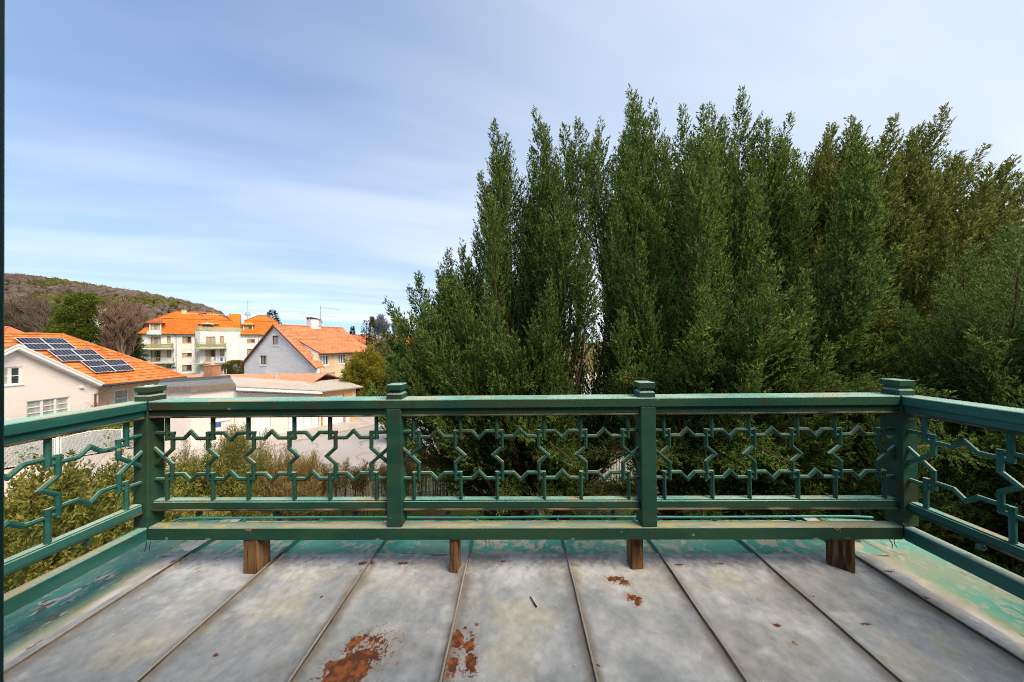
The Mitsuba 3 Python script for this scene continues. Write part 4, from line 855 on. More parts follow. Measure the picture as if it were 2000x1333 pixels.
def face2(pts, al_, m_='m_tile_old', sd=.36):
    pts = [P2(*q) for q in pts]; n = unit(np.cross(pts[1]-pts[0], pts[2]-pts[0])); d = np.cross(n, al_); d = d if d[2] < 0 else -d
    return tiled(pts, al_, d, sd, .5, .006, .035)
V2 = M2[:3, 1]; ud = -4.9; zd = sl(ud)
obj('tile', cat([face2([(-7.93, -.28, 8.97), (-7.93, .95, 8.97), (.34, .95, sl(.34)), (.34, -.28, sl(.34))], V2), face2([(-7.93, .95, 8.97), (-7.93, 10.1, 8.97), (ud, 10.1, zd), (ud, .95, zd)], V2), face2([(ud, .95, zd), (ud, 10.1, zd), (-.45, 10.1, 5.12), (-.45, .95, 5.12)], V2),
                 face2([(-7.93, 10.1, 8.97), (-7.93, -.28, 8.97), (-15.4, -.28, 3.42), (-15.4, 10.1, 3.42)], V2)]), 'm_tile_old', rt, kind='stuff')
obj('verge', xf(cat([slab([(-7.93, -.30, 8.99), (.36, -.30, sl(.34)), (.36, -.30, sl(.34)-.18), (-7.93, -.30, 8.80)][::-1], .05), slab([(-15.42, -.30, 3.40), (-7.93, -.30, 8.99), (-7.93, -.30, 8.80), (-15.42, -.30, 3.22)][::-1], .05), slab([(ud, .93, zd+.03), (-.42, .93, 5.15), (-.42, .93, 5.03), (ud, .93, zd-.1)][::-1], .04)]), M2), 'm_brownframe', rt)
obj('ridge', cat(ridge_tiles(P2(-7.93, -.28, 9.0), P2(-7.93, 10.1, 9.0), .13)), 'm_tile_old', rt)
obj('gutter', tubes([((P2(-.38, .95, 5.05), P2(-.38, 10.1, 5.05)), (.08, .08))], 6), 'm_brownpipe', rt)
obj('dormer_cheek', xf(slab([(ud, 1.0, zd-.02), (-.9, 1.0, sl(-.9)), (-.9, 1.0, 5.25), (-1.1, 1.0, 5.32)], .06), M2), 'm_shingle', h2)
chm = obj('chimney', xf(cat([box(-8.5, -7.4, 4.55, 6.0, 8.2, 10.05, .02)]), M2), 'm_white', h2)
obj('chimney_cap', xf(cat([slab([(-8.6, 4.45, 10.35), (-7.3, 4.45, 10.35), (-7.3, 5.9, 10.15), (-8.6, 5.9, 10.15)], .08), box(-8.5, -8.3, 4.55, 4.75, 10.051, 10.3), box(-7.6, -7.4, 4.55, 4.75, 10.051, 10.3)]), M2), 'm_block', chm)
obj('satellite_dish', xf(lathe([(0, 0), (.25, .03), (.45, .11), (.55, .2), (.53, .21), (.43, .13), (0, .02)], 16), M2 @ frame((-7.5, 5.6, 9.65), unit((.5, .86, 0)), (0, 0, 1), unit((.86, -.5, 0)))), 'm_greymetal', chm, smooth=40)
obj('antenna', xf(cat([tubes([([(-7.6, 6.05, 8.8), (-7.6, 6.05, 12.3)], [.06, .05])], 6), box(-7.63, -7.57, 6.0, 9.2, 11.95, 12.0), box(-7.63, -7.57, 3.2, 8.6, 10.75, 10.79)]+[box(-7.8, -7.4, v, v+.03, 11.96, 11.99) for v in np.arange(6.2, 9.2, .4)]), M2), 'm_greymetal', chm)
bl2 = obj('balcony', xf(box(-.86, .12, 1.0, 2.55, 2.45, 2.66), M2), 'm_concrete', h2)
obj('railing', xf(cat([box(.05, .09, 1.0+i*.13, 1.03+i*.13, 2.665, 3.5) for i in range(12)]+[box(.03, .11, 1.0, 2.55, 3.501, 3.56)]), M2), 'm_creamwall', bl2)
obj('porch', xf(cat([box(-.86, .10, 1.05, 2.5, 2.0, 2.449), box(-.86, .1, 2.3, 2.5, 0, 2.0)]), M2), 'm_orangewall', h2)
obj('lean_to_roof', xf(cat([box(-9.9, -7.0, -1.6, -.01, 1.95, 2.06)]), M2), 'm_pale_roof', h2)

# ------------------------------------------------------------------ garages along the street
def MSt(n=0.0): return frame(street(0, n), ST, -SN)             # x along the street, y away from it
ga_ = thing('garage', 'cream garage building with dark flat roof and tin parapet edge, nearest the garden gate', 'garage')
M = MSt(); la = 2.2
dA = unit(np.linalg.inv(M)[:3, :3] @ np.array([-1., 0, 0])); c0 = np.array([-8.83, 0, 0]); c1 = c0+dA*la
obj('wall', xf(cat([holed(-8.83, -6.96, 0, 3.50, [(-8.0, -7.2, 1.6, 2.6)], .25), slab([tuple(c1), tuple(c0), (c0[0], c0[1], 3.5), (c1[0], c1[1], 3.5)], .25), box(-7.2, -6.96, .25, 6, 0, 3.5)]), M), 'm_garagewall', ga_)
window(ga_, M, -8.0, -7.2, 1.6, 2.6, leaves=1, rec=.08)
pr = [(c1[0]-.1, c1[1]-.1), (c0[0], c0[1]-.12), (-6.90, -.12), (-6.90, 6.0), (c1[0]-.1, 6.0)]
obj('roof', xf(slab([(x, y, 3.72) for x, y in pr], .15), M), 'm_bitumen', ga_)
seg = []
for (a, b) in ((pr[0], pr[1]), (pr[1], pr[2])):
    a, b = np.array(a), np.array(b); n = 6
    for i in range(n):
        p, q = a+(b-a)*(i+.02)/n, a+(b-a)*(i+.98)/n; seg.append(slab([(p[0], p[1]-.02, 3.50), (q[0], q[1]-.02, 3.50), (q[0], q[1]-.02, 3.86), (p[0], p[1]-.02, 3.86)], .06))
for s_ in seg: obj('parapet_plate', xf(s_, M), 'm_tinfascia', ga_)
obj('rear_parapet', xf(box(c1[0]-.1, -6.9, 5.8, 6.0, 3.721, 3.95), M), 'm_bitumen', ga_)
obj('vent', xf(slab([(c1[0]+.9, c1[1]*.6-.02, 3.1), (c1[0]+1.0, c1[1]*.5-.02, 3.1), (c1[0]+1.0, c1[1]*.5-.02, 3.3), (c1[0]+.9, c1[1]*.6-.02, 3.3)], .05), M), 'm_oliveball', ga_)
obj('number_plate', xf(box(-7.85, -7.55, -.03, -.002, 1.22, 1.5, .005), M), 'm_blueplate', ga_)
obj('corner_pilaster', xf(cat([box(c1[0]-.35, c1[0]-.02, c1[1]-.1, c1[1]+.25, 0, 3.95, .01)]), M), 'm_trim', ga_)
gb = thing('garage', 'low white garage with sloping pale roof, dark gutter and white doors beside the street', 'garage')
zB = lambda s: 3.36+(s+6.96)*(2.50-3.36)/4.75
pB = Polygon([(-6.94, 0), (-2.23, 0), (-2.23, zB(-2.23)), (-6.94, zB(-6.94))])
for a, b, c, d in ((-5.99, -5.13, .05, 2.2), (-4.22, -2.34, .05, 2.1)): pB = pB.difference(Polygon([(a, c), (b, c), (b, d), (a, d)]))
obj('wall', xf(cat([holed_poly(pB, .25)]), M), 'm_garagewall', gb)
obj('roof', xf(slab([(-6.89, -.32, zB(-6.94)+.30), (-2.15, -.32, zB(-2.2)+.30), (-2.15, 5.7, zB(-2.2)+.48), (-6.89, 5.7, zB(-6.94)+.50)], .05), M), 'm_pale_roof', gb)
obj('fascia', xf(slab([(-6.89, -.30, zB(-6.94)+.04), (-2.17, -.30, zB(-2.2)+.04), (-2.17, -.30, zB(-2.2)+.245), (-6.89, -.30, zB(-6.94)+.245)], .04), M), 'm_trim', gb)
obj('gutter', tubes([((street(-6.9, .34, zB(-6.94)), street(-2.2, .34, zB(-2.2))), (.06, .06))], 8), 'm_darkmetal', gb)
obj('door', xf(cat([box(-5.97, -5.15, .10, .15, .06, 2.19)]), M), 'm_trim', gb)
obj('door_frame', xf(cat([box(-6.05, -5.98, -.03, .1, .05, 2.28), box(-5.14, -5.06, -.03, .1, .05, 2.28)]), M), 'm_trim', gb)
obj('sign', xf(box(-6.75, -6.42, -.03, -.002, 1.0, 1.22), M), 'm_trim', gb)
gc = thing('garage', 'orange garage with pale overhanging flat roof and wide white doors at the street', 'garage')
obj('wall', xf(cat([holed(-2.2, .22, 0, 2.70, [(-2.1, -.66, .05, 2.30)], .25), box(-.02, .22, .251, 5.6, 0, 2.7), box(-2.2, .22, 5.4, 5.6, 0, 2.7)]), M), 'm_orangewall', gc)
obj('roof', xf(slab([(-2.22, -.40, 2.80), (.62, -.40, 2.80), (.62, 5.9, 2.92), (-2.22, 5.9, 2.92)], .09), M), 'm_pale_roof', gc)
for par, a, b in ((gb, -4.20, -2.36), (gc, -2.08, -.68)):
    n = 4 if par == gb else 3
    for i in range(n):
        w = (b-a)/n; obj('door_panel', xf(box(a+i*w+.008, a+(i+1)*w-.008, .08, .12, .08, 2.09 if par == gb else 2.28, .01), M), 'm_trim', par)
    obj('threshold', xf(box(a-.05, b+.05, -.10, .07, .056, .10), M), 'm_orangewall', par)
obj('gate_post', xf(box(-.60, -.36, -.28, -.03, .05, 1.6, .01), M), 'm_trim', gc)
obj('number_plate', xf(box(-.05, .10, -.03, -.002, 2.0, 2.4, .004), M), 'm_gridmetal', gc)
gd = thing('low_building', 'low building with faded terracotta roof behind the garages, brick chimney on it', 'building')
obj('wall', cat([box(-31.5, -18.2, 23.2, 27.5, 0, 2.75)]), 'm_garagewall', gd)
obj('roof', cat([slab([(-31.8, 22.6, 2.72), (-17.9, 22.9, 2.72), (-17.9, 25.4, 3.55), (-31.8, 25.4, 3.55)], .08), slab([(-31.8, 25.4, 3.55), (-17.9, 25.4, 3.55), (-17.9, 28, 2.72), (-31.8, 28, 2.72)], .08)]), 'm_terracotta', gd)
bc = obj('chimney', box(-28.82, -27.98, 24.6, 25.4, 2.9, 4.40, .02), 'm_brick', gd, label='weathered brick chimney with metal flue')
for i in range(6):
    for j in range(2): obj('brick', box(-28.80+j*.41, -28.80+j*.41+.395, 24.575, 24.599, 3.0+i*.225, 3.20+i*.225, .008), 'm_brick', bc)
obj('cap', box(-28.88, -27.92, 24.54, 25.46, 4.401, 4.47, .015), 'm_brick', bc); obj('flue', tubes([([(-28.4, 25, 4.4), (-28.4, 25, 5.2)], [.13, .13])], 10), 'm_frame', bc)
obj('vent_pipe', tubes([([(-21.9, 24.4, 3.0), (-21.9, 24.4, 3.75)], [.09, .09])], 8), 'm_frame', gd)

# ------------------------------------------------------------------ shrubs, hedges and the picket fence at the foot of the villa
rng = np.random.default_rng(77)
def shrub(label, base, tops, cols, tip, group=None, per_m=70, L=(.03, .06), Wd=(.010, .018), tw=.022, name='shrub', r=(.16, .26), mleaf='m_leaf', ang=(25, 60), cat_='shrub'):
    """A bush of many leafy shoots fanning out from its foot: tops = points the shoots reach."""
    k = thing(name, label, cat_, group); cur, wood = [], []
    for tp in tops:
        b = np.array(base)+[(tp[0]-base[0])*.35+rng.normal(0, .1), (tp[1]-base[1])*.35+rng.normal(0, .1), 0]
        c = curve(b, tp, ((tp[0]-base[0])*.10, (tp[1]-base[1])*.10, .25), 8); wood.append((c, np.linspace(.016, .003, 8))); cur.append((c[3:], rng.uniform(*r)))
    obj('stem', tubes(wood, 4), 'm_bark', k)
    put('foliage', plumes(cur, rng, per_m, tw, L=L, Wd=Wd, cols=cols, tip=tip, ang=ang, tipp=.45), mleaf, k)
    return k
def dome(c, r, n, low=.15, flat=1.0):
    """Points over a bush's upper side, uneven."""
    d = norm(rng.normal(0, 1, (n, 3))); d[:, 2] = np.abs(d[:, 2])*(1-low)+low*rng.uniform(-.3, 1, n)
    q = (.72+.5*meshkit.fbm(d*3+np.array(c), 3))*rng.uniform(.55, 1, n)**.4
    return np.array(c)+d*np.array(r)*q[:, None]
GO = ((.095, .14, .026), (.22, .25, .055)); GOT = (.48, .42, .13)
GG = ((.065, .105, .018), (.15, .19, .04)); GGT = (.32, .32, .08)
GB = ((.21, .165, .06), (.34, .26, .10)); GBT = (.55, .42, .20)
shrub('broad olive green shrub with golden shoots under the left railing, nearest the house', (-7.0, 1.7, 0), dome((-7.0, 1.6, 2.1), (2.9, 2.4, 2.8), 330), GO, GOT, 'shrubs below the left railing', r=(.22, .36), L=(.035, .07), Wd=(.014, .026))
shrub('dark green shrub with yellow tipped shoots at the left railing corner', (-8.2, 4.2, 0), dome((-8.3, 4.2, 1.7), (2.3, 1.8, 2.45), 230), GG, GOT, 'shrubs below the left railing', r=(.22, .34), L=(.035, .07), Wd=(.014, .024))
shrub('tall golden green shrub of upright shoots beside the street, tallest of the left shrubs', (-8.3, 6.3, 0), dome((-8.3, 6.3, 1.5), (1.25, 1.1, 2.75), 200, .5), GO, GBT, 'shrubs below the left railing', r=(.14, .24), ang=(18, 45), Wd=(.007, .012))
shrub('golden brown dry looking shrub at the end of the picket fence hedge', (-7.15, 6.9, 0), dome((-7.15, 6.9, 1.0), (1.15, 1.0, 2.35), 200, .5), GB, GBT, 'shrubs below the left railing', r=(.14, .24), ang=(18, 45), Wd=(.007, .012))
shrub('low dark green shrub below the left railing panel', (-6.0, 4.1, 0), dome((-5.9, 4.3, .7), (1.6, 1.4, 1.8), 140), GG, GGT, 'shrubs below the left railing', r=(.2, .3), L=(.04, .07), Wd=(.014, .024))
shrub('yellow green shrub close under the left side railing, cut by the photo margin', (-6.0, -1.0, 0), dome((-6.1, -.9, 1.7), (2.0, 2.0, 2.7), 190), GO, GOT, 'shrubs below the left railing', r=(.2, .34), L=(.035, .07), Wd=(.014, .026))
pf = thing('picket_fence', 'white picket fence behind the bare stemmed hedge along the street', 'fence')
fp, fq = np.array([-11.2, 8.05, 0]), np.array([9.5, 12.2, 0]); fd = unit(fq-fp); fn = np.cross([0, 0, 1], fd); Lf = np.linalg.norm(fq-fp)
MP = frame(fp, fd, fn)
n = int(Lf/.135)
for i in range(n):
    h = 1.30+.02*math.sin(i*7.1)
    obj('picket', xf(extrude([(0, .05), (.085, .05), (.085, h-.05), (.0425, h), (0, h-.05)], .02), MP @ frame((i*.135, .0, 0), (1, 0, 0), (0, 0, 1), (0, -1, 0))), 'm_picket', pf)
for z in (.35, 1.0): obj('rail', xf(box(0, Lf, .0005, .04, z, z+.07), MP), 'm_picket', pf)
for i in range(int(Lf/2.4)+1): obj('post', xf(box(i*2.4, i*2.4+.09, .041, .13, 0, 1.25), MP), 'm_picket', pf)
hg = thing('hedge', 'thin hedge with bare brown stems and reddish green top inside the white picket fence', 'hedge')
stems, tops_ = [], []
for i in range(80):
    s = rng.uniform(2.6, 9.4); q = fp+fd*s-fn*rng.uniform(.25, .75); hgt = rng.uniform(1.35, 1.95)+.1*(s-2.6)/3
    for j in range(2):
        e = q+np.array([rng.normal(0, .14), rng.normal(0, .14), hgt]); c = curve(q, e, (rng.normal(0, .06), rng.normal(0, .06), 0), 7); stems.append((c, np.linspace(.013, .004, 7))); tops_.append((c[3:], rng.uniform(.11, .20)))
obj('stem', tubes(stems, 4), 'm_bark', hg)
put('foliage', plumes(tops_, rng, 75, .04, L=(.03, .055), Wd=(.016, .028), cols=((.13, .13, .03), (.24, .23, .05)), tip=(.30, .15, .09), tipp=.3), 'm_leaf', hg)
lh = thing('hedge', 'bright green laurel hedge between the metal garden fence and the white house', 'hedge')
lp = [mass(tuple(street(s, -4.15+.15*math.sin(s*2), .70)), (.75, .75, 1.0), 1500, rng, ((.09, .17, .02), (.20, .32, .04)), (.42, .44, .06), (.10, .17), (.05, .08), 2.6, .5) for s in np.arange(-23.2, -8.8, .85)]
put('foliage', merge(*lp), 'm_leaf', lh); obj('stem', tubes([([street(s, -4.15, 0), street(s, -4.1, .9)], [.04, .02]) for s in np.arange(-23.2, -8.8, .85)], 5), 'm_bark', lh)
rs = thing('shrub', 'leafless shrub with red twigs in front of the white house corner', 'shrub')
def bare(name, label, base, height, spread, m, rng, levels=4, r0=.16, kids=(4, 6), lean=(0, 0), up=.55, group=None, catg='tree', trunk=.28, key=None, sides=4, rmin=.012):
    """A leafless tree: limbs that fork again and again, tapering."""
    k = key or thing(name, label, catg, group); out = []
    def grow(p, d, L, r, lev):
        n = 5; t = np.linspace(0, 1, n)[:, None]; bend = rng.normal(0, .16, 3); e = norm(d+bend+[0, 0, .12*lev*0])
        c = p+d*L*t*(1-t*.35)+e*L*t*t*.35; out.append((c, np.maximum(np.linspace(r, r*.55, n), rmin), lev))
        if lev == 0: return
        for _ in range(rng.integers(*kids)):
            s = rng.uniform(.45, 1.0); i = s*(n-1); j = min(int(i), n-2); q = c[j]+(c[j+1]-c[j])*(i-j)
            v = norm(rng.normal(0, 1, 3)); v = norm(v-d*(v@d)); a = rng.uniform(.35, .95)
            nd = norm(d*math.cos(a)+v*math.sin(a)*spread+[0, 0, up*.35]); grow(q, nd, L*rng.uniform(.55, .82), r*.52, lev-1)
        grow(c[-1], norm(e+[0, 0, up*.2]), L*.72, r*.55, lev-1)
    grow(np.array(base, float), norm(np.array([lean[0], lean[1], 1.0])), height*trunk, r0, levels)
    pts = np.vstack([c for c, _, _ in out]); f = height/(pts[:, 2].max()-base[2]); sc = np.array([1, 1, f]); b = np.array(base)
    tr = [(b+(c-b)*sc, r) for c, r, l in out if l >= levels-1]; br = [(b+(c-b)*sc, r) for c, r, l in out if l < levels-1]
    obj('trunk', tubes(tr, 6), m, k); obj('branches', tubes(br, 3), m, k, kind='stuff')
    return k
bare('shrub', '', (-27.6, 17.2, 0), 2.75, 1.3, 'm_red', rng, 4, .03, key=rs, trunk=.3, rmin=.008)

# ------------------------------------------------------------------ trees, houses and the wooded hill beyond
rng = np.random.default_rng(5)
def conifer(label, base, h, r, cols, tip, n, group=None, name='conifer', L=(.25, .5), Wd=(.06, .12), skirt=.12, power=.9):
    """A spire of drooping whorls."""
    k = thing(name, label, 'tree', group); b = np.array(base, float)
    obj('trunk', tubes([([b, b+[0, 0, h*.97]], [.05+h*.012, .02])], 6), 'm_bark', k)
    t = rng.uniform(0, 1, n)**.75; z = h*(skirt+(1-skirt)*(1-t)); wh = .78+.22*np.sin(z*2*np.pi/(h*.085)); R = r*(t**power)*wh; a = rng.uniform(0, 2*np.pi, n); q = rng.uniform(.15, 1, n)**.6
    lump = .7+.5*meshkit.fbm(np.stack([np.cos(a)*1.5, np.sin(a)*1.5, z*.5], -1)+b*.13, 3)
    p = b+np.stack([np.cos(a)*R*q*lump, np.sin(a)*R*q*lump, z-.18*R*q], -1)
    d = norm(np.stack([np.cos(a), np.sin(a), .15+0*a], -1)+rng.normal(0, .4, (n, 3)))
    c = rng.uniform(0, 1, n)[:, None]; col = np.array(cols[0])*(1-c)+np.array(cols[1])*c; col = np.where((q[:, None] > .8) & (rng.uniform(0, 1, (n, 1)) < .3), np.array(tip), col)
    put('crown', blades(p, d, rng.uniform(*L, n), rng.uniform(*Wd, n), col, rng, False), 'm_leaf', k)
    return k
ol = thing('shrub', 'large round olive yellow conifer bush behind the orange garage', 'shrub')
cc = np.array([-14.1, 25.6, 0.]); cur = []
for _ in range(170):
    d = norm(rng.normal(0, 1, 3)); d[2] = abs(d[2])*1.0; q = rng.uniform(.75, 1.0)*(.82+.36*meshkit.fbm((d*2.5)[None], 3)[0])
    e = cc+[0, 0, 2.4]+d*[2.75, 2.4, 3.75]*q; cur.append((curve(cc+[0, 0, 1.2]+(e-cc-[0, 0, 1.2])*.35, e, (0, 0, .2), 6), rng.uniform(.28, .42)))
for _ in range(60):
    a = rng.uniform(0, 6.28); cur.append((curve(cc+[1.2*math.cos(a), 1.0*math.sin(a), .4], cc+[2.6*math.cos(a), 2.2*math.sin(a), rng.uniform(.8, 2.6)], (0, 0, .1), 5), .4))
put('foliage', plumes(cur, rng, 34, .055, L=(.12, .22), Wd=(.03, .055), cols=((.15, .15, .022), (.28, .26, .036)), tip=(.46, .39, .06), tipp=.4), 'm_leaf', ol)
obj('stem', tubes([([cc+[0, 0, -.05], cc+[.1, 0, 2.6]], [.14, .06])], 6), 'm_bark', ol)
sm = thing('conifer', 'slim dark green young conifer between the olive bush and the tall yews', 'tree')
cur = [(curve((-7.45+rng.normal(0, .15), 16.2, .4), (-7.5+rng.normal(0, .55), 16.2+rng.normal(0, .4), z), (rng.normal(0, .2), 0, .1), 8), rng.uniform(.22, .34)) for z in np.concatenate([[6.45], rng.uniform(2.6, 5.6, 34)])]
put('crown', plumes(cur, rng, 34, .05, L=(.08, .16), Wd=(.018, .03), cols=YG, tip=YT), 'm_leaf', sm); obj('trunk', tubes([([(-7.5, 16.2, -.05), (-7.5, 16.2, 6.2)], [.09, .02])], 6), 'm_bark', sm)
pn = thing('pine_tree', 'dark green pine with open irregular crown behind the solar panel house', 'tree')
pb = np.array([-72.5, 45.5, 0]); parts, wood = [], [(curve(pb, pb+[1.2, 0, 14.2], (.6, 0, 0), 9), np.linspace(.32, .06, 9))]
for (dx, dy, z, rx, rz) in [(.6, 0, 14.1, 1.9, 1.0), (-.6, .4, 13.3, 1.6, .9), (2.3, 0, 13.2, 1.7, .8), (-2.4, 0, 12.4, 1.3, .8), (.6, -.5, 11.9, 2.4, 1.0), (-3.6, .5, 10.9, 1.3, .7), (-1.2, 0, 10.6, 2.3, 1.0), (1.9, .4, 10.6, 2.1, .9), (-2.8, 0, 9.0, 1.9, .9), (.4, -.6, 9.0, 2.6, 1.1), (2.5, 0, 8.6, 1.8, .9), (-1.8, .3, 7.2, 2.4, 1.0), (1.0, 0, 7.0, 2.6, 1.0), (-.5, 0, 5.4, 2.6, 1.1), (2.6, 0, 5.6, 2.0, .9)]:
    c = pb+[dx, dy, z]; wood.append((curve(pb+[.5, 0, z-1.8], c, (0, 0, -.2), 6), np.linspace(.10, .03, 6)))
    parts.append(mass(tuple(c), (rx, rx*.8, rz), int(620*rx), rng, ((.08, .12, .02), (.15, .20, .035)), (.24, .28, .05), (.25, .5), (.07, .13), 2, .8, True))
obj('trunk', tubes(wood, 5), 'm_bark', pn); put('crown', merge(*parts), 'm_leaf', pn)
conifer('small dense dark green conifer at the left end of the apartment house', (-64.5, 46, 0), 9.6, 2.5, ((.030, .060, .018), (.065, .10, .03)), (.10, .14, .04), 5200, L=(.3, .55), Wd=(.08, .16), power=.45)
gt_ = 'leafless trees below the hill'
bare('bare_tree', 'leafless tree with pale pinkish twigs right of the green pine', (-60.5, 42.5, 0), 14.2, .62, 'm_pinkbark', rng, 6, .26, (3, 5), group=gt_, rmin=.020, up=1.5)
bare('bare_tree', 'second leafless pinkish tree, lower, just right of the green pine', (-67.5, 47, 0), 12.0, .7, 'm_pinkbark', rng, 5, .24, (4, 6), group=gt_, rmin=.022, up=1.4)
for k, (x, y, h, lab) in enumerate([(-107, 61, 18.6, 'leafless grey brown tree at the left margin below the hill'), (-101, 60, 17.2, 'leafless grey tree in front of the far white building'), (-94, 58, 15.2, 'leafless brown tree just left of the green pine'), (-114, 64, 16, 'leafless tree behind the red roof at the left margin'), (-88, 64, 14, 'leafless tree half hidden behind the green pine')]):
    bare('bare_tree', lab, (x, y, 0), h, .8, 'm_greybark', rng, 5, .28, (4, 6), group=gt_, rmin=.030, up=1.0)
bare('bare_tree', 'leafless bushy tree with pale pink branches right of the grey gabled house', (-19.4, 40.5, 0), 8.0, 1.35, 'm_pinkbark', rng, 6, .16, (3, 5), trunk=.22, rmin=.016)
for (x, y, h, lab) in [(-53.5, 110, 18.6, 'hazy bluish poplar like bare tree on the skyline, left of two'), (-45.2, 110, 16.6, 'hazy bluish bare tree on the skyline close to the tall yews')]:
    bare('bare_tree', lab, (x, y, 0), h, .62, 'm_hazebark', rng, 5, .22, (4, 6), rmin=.045, trunk=.3, up=1.3)
conifer('slim dark spruce on the skyline behind the orange roof, the tallest', (-30.7, 60, 0), 12.2, 2.6, ((.055, .07, .022), (.11, .115, .035)), (.16, .15, .05), 3600, L=(.3, .6), Wd=(.08, .16))
conifer('small dark spruce on the skyline right of the grey gabled house', (-46.2, 80, 0), 11.4, 2.7, ((.03, .055, .025), (.055, .08, .035)), (.08, .11, .05), 2600, L=(.4, .7), Wd=(.12, .22))
conifer('dark conifer beside the bare pink branched tree', (-25.5, 55, 0), 9.3, 2.6, ((.045, .065, .02), (.09, .105, .03)), (.14, .14, .045), 3200, L=(.3, .6), Wd=(.08, .16), power=.5)
cd = thing('conifer', 'thin conifer with sparse level branches against the sky', 'tree'); b = np.array([-29.9, 56, 0.]); wood = [([b, b+[0, 0, 11.2]], [.16, .04])]; pts = []
for z in np.arange(4.2, 11.2, .55):
    for _ in range(5):
        a = rng.uniform(0, 6.28); L = rng.uniform(.5, 1)*min(2.6, .35+(11.5-z)*.42); e = b+[L*math.cos(a), L*math.sin(a), z+.12]; c = curve(b+[0, 0, z-.1], e, (0, 0, -.12), 5); wood.append((c, np.linspace(.03, .012, 5))); pts.append((c[1:], .13))
obj('trunk', tubes(wood, 4), 'm_bark', cd); put('crown', plumes(pts, rng, 24, .12, L=(.18, .32), Wd=(.05, .09), cols=((.035, .055, .025), (.06, .085, .035)), tip=(.09, .11, .05), ang=(60, 88)), 'm_leaf', cd)
conifer('single dark pine on the skyline above the apartment house roof', (-128.2, 150, 12), 13.0, 4.6, ((.025, .04, .022), (.05, .065, .03)), (.06, .08, .04), 900, L=(.8, 1.6), Wd=(.2, .4), name='pine_tree', skirt=.45, power=.6)
def far_house(label, M, w, d, h, rise, mw, mr, dorm=0, win=(), hipd=0.0):
    k = thing('house', label, 'house')
    pg_ = [(0, 0, h), (w, 0, h), (w, d, h), (0, d, h)]
    wl = [holed(0, w, 0, h, list(win), .2), box(0, .2, .2, d, 0, h), box(w-.2, w, .2, d, 0, h), box(0, w, d-.2, d, 0, h)]
    if not hipd: wl += [slab([(0, 0, h), (0, d/2, h+rise), (0, d, h)], .15), slab([(w, d, h), (w, d/2, h+rise), (w, 0, h)], .15)]
    obj('wall', xf(cat(wl), M), mw, k)
    for q in win: window(k, M, *q, leaves=2, rec=.05, fw=.1, sill=False)
    o = .35; e = h-.2; A = M[:3, 0]
    P = lambda *q: (M @ np.array([*q, 1.]))[:3]
    pts = [P(-o, -o, e), P(w+o, -o, e), P(w+o-hipd, d/2, h+rise), P(-o+hipd, d/2, h+rise)]; n_ = unit(np.cross(pts[1]-pts[0], pts[2]-pts[0])); dd = np.cross(n_, A); dd = dd if dd[2] < 0 else -dd
    rf = [tiled(pts, A, dd, .5, .5, .03, .04), slab([P(w+o, d+o, e), P(-o, d+o, e), P(-o+hipd, d/2, h+rise), P(w+o-hipd, d/2, h+rise)], .05)]
    if hipd: rf += [slab([P(w+o, -o, e), P(w+o, d+o, e), P(w+o-hipd, d/2, h+rise)], .05), slab([P(-o, d+o, e), P(-o, -o, e), P(-o+hipd, d/2, h+rise)], .05)]
    obj('roof', cat(rf), mr, k)
    for i in range(dorm):
        x = w*(i+.6)/(dorm+.2); obj('dormer', xf(cat([box(x-.6, x+.6, .3, 2.2, h, h+1.2), slab([(x-.75, .15, h+1.15), (x+.75, .15, h+1.15), (x+.0, 1.2, h+1.9)], .1), slab([(x-.75, .15, h+1.15), (x, .15, h+1.9), (x, 2.6, h+1.9), (x-.75, 2.6, h+1.15)], .06), slab([(x+.75, 2.6, h+1.15), (x, 2.6, h+1.9), (x, .15, h+1.9), (x+.75, .15, h+1.15)], .06)]), M), 'm_white', k)
    return k
far_house('house with plain orange hipped roof right behind the grey gabled house', local((-43.0, 62, 0), -8), 11.5, 9, 4.9, 3.6, 'm_creamwall', 'm_tile_far', win=[(2, 3.2, 2.4, 3.8), (7, 8.2, 2.4, 3.8)], hipd=3.2)
far_house('long pale house with orange roof and two white dormers close to the tall yews', local((-42.0, 90, 0), -4), 17, 9, 6.0, 3.2, 'm_white', 'm_tile_bright', 2, [(1.5, 2.7, 3, 4.6), (4.5, 5.7, 3, 4.6), (8, 9.2, 3, 4.6)])
far_house('house of which only the weathered red roof shows behind the solar panel house', local((-80.0, 32.5, 0), 0), 16, 5.6, 6.3, 2.8, 'm_creamwall', 'm_tile_far', hipd=2.6)
far_house('pale wall building half hidden behind the slim conifer', local((-22.5, 44, 0), -6), 9, 6, 3.9, 1.4, 'm_creamwall', 'm_tile_far')
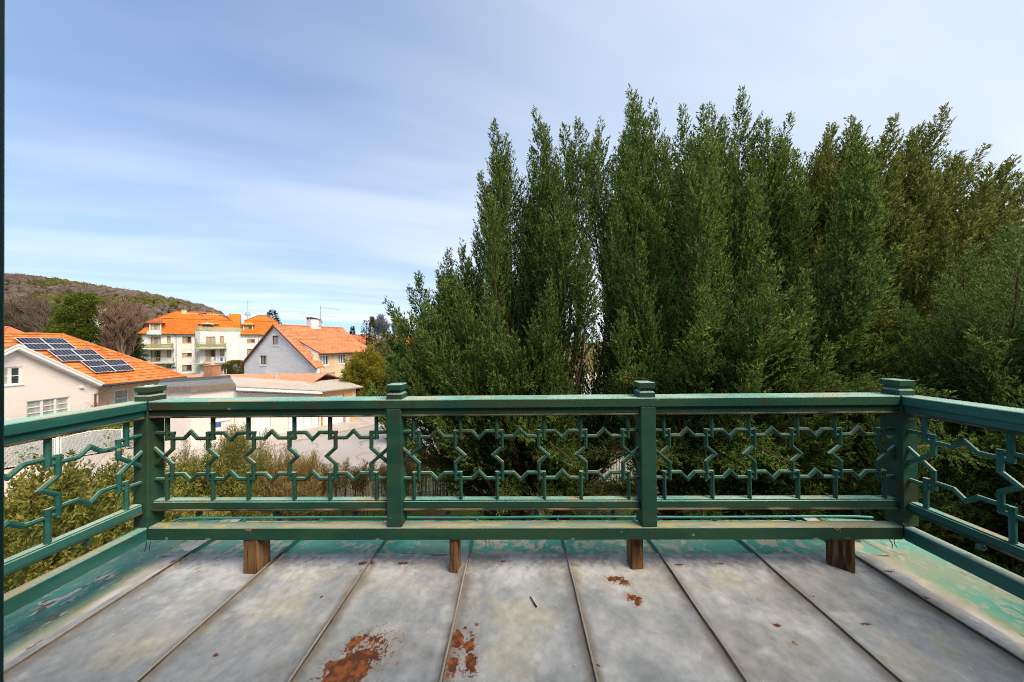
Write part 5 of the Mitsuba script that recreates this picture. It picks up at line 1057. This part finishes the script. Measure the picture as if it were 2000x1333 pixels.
for (x, y, z, w, lab) in [(-247, 141, 13, 17, 'large white building among bare trees below the hill, left'), (-224, 148, 16, 13, 'white building behind the green pine, higher on the slope'), (-203, 124, 4, 9, 'pale house between the bare trees and the pine')]:
    k = thing('distant_building', lab, 'building'); M = local((x, y, z-1.5), -25)
    wins = [(a, a+1.6, zz, zz+1.7) for a in np.arange(1.2, w-2, 3.1) for zz in (3.2, 6.4)]
    obj('wall', xf(cat([holed(0, w, 0, 9.5, wins, .3), box(0, .3, .3, 9, 0, 9.5), box(w-.3, w, .3, 9, 0, 9.5), box(0, w, 8.7, 9, 0, 9.5)]), M), 'm_white', k)
    for q in wins: window(k, M, *q, leaves=1, rec=.1, fw=.15, sill=False)
    obj('roof', xf(cat([slab([(-.4, -.5, 9.4), (w+.4, -.5, 9.4), (w-1, 4.5, 12.2), (1, 4.5, 12.2)], .15), slab([(w+.4, 9.5, 9.4), (-.4, 9.5, 9.4), (1, 4.5, 12.2), (w-1, 4.5, 12.2)], .15), slab([(w+.4, -.5, 9.4), (w+.4, 9.5, 9.4), (w-1, 4.5, 12.2)], .1), slab([(-.4, 9.5, 9.4), (-.4, -.5, 9.4), (1, 4.5, 12.2)], .1)]), M), 'm_frame', k)
def forest(name, n, pick, L, Wd, per, hgt, label, brown):
    """The wood on the hill: each tree a loose crown of many small leaves or twigs."""
    X = rng.uniform(-1150, -240, n*3); Y = rng.uniform(118, 700, n*3)
    ok = (np.abs(X/(Y+2)) < 2.1) & pick(X, Y); X, Y = X[ok][:n], Y[ok][:n]; n = len(X)
    Z = hill_z(X, Y); Hh = rng.uniform(*hgt, n); i = np.repeat(np.arange(n), per); m = len(i)
    sph = trimesh.creation.icosphere(subdivisions=1); sv, sf = np.array(sph.vertices), np.array(sph.faces)
    R = Hh*.30; ctr = np.stack([X, Y, Z+Hh*.60], -1); q = .62+.75*meshkit.noise(sv[None]*1.7+ctr[:, None]*.31)[..., None]
    BV = (ctr[:, None]+sv[None]*q*R[:, None, None]*[1, 1, 1.25]).reshape(-1, 3); BF = (sf[None]+(np.arange(n)*len(sv))[:, None, None]).reshape(-1, 3)
    d = norm(rng.normal(0, 1, (m, 3))); p = ctr[i]+d*rng.uniform(.8, 1.25, m)[:, None]*R[i][:, None]*[1, 1, 1.2]
    tone = meshkit.fbm(np.stack([X/60, Y/60, X*0], -1), 3)[:, None]; r = rng.uniform(0, 1, n)[:, None]; g = np.clip((tone-.5)*2.0+.55*r+.2, 0, 1)
    if brown: ct = np.array([.112, .090, .076])*(1-g)+np.array([.175, .138, .112])*g
    else: ct = np.array([.070, .072, .026])*(1-g)+np.array([.135, .130, .042])*g
    col = ct[i]*rng.uniform(.85, 1.15, (m, 1)); bc_ = np.repeat(ct, len(sv), 0)*rng.uniform(.85, 1.1, (n*len(sv), 1))
    V, F, K = blades(p, norm(d+[0, 0, .8]), rng.uniform(*L, m), rng.uniform(*Wd, m), col, rng, False)
    V, F, K = merge((BV, BF, bc_), (V, F, K))
    key = numbered(name); scene[key] = mikit.ply(raw(V, F), 'm_far_leaf', color=K); labels[key] = {'kind': 'stuff', 'label': label, 'category': 'forest'}
grn = lambda X, Y: meshkit.fbm(np.stack([X/70, Y/55, X*0+3], -1), 3)+.00055*(hill_z(X, Y)-70)
forest('forest', 4200, lambda X, Y: grn(X, Y) > .50, (1.2, 2.2), (.5, 1.0), 12, (8, 13), 'olive green wooded parts of the hill', False)
forest('forest', 7600, lambda X, Y: grn(X, Y) <= .515, (1.6, 3.4), (.25, .5), 16, (8, 14), 'brown leafless wood on the hill slope', True)
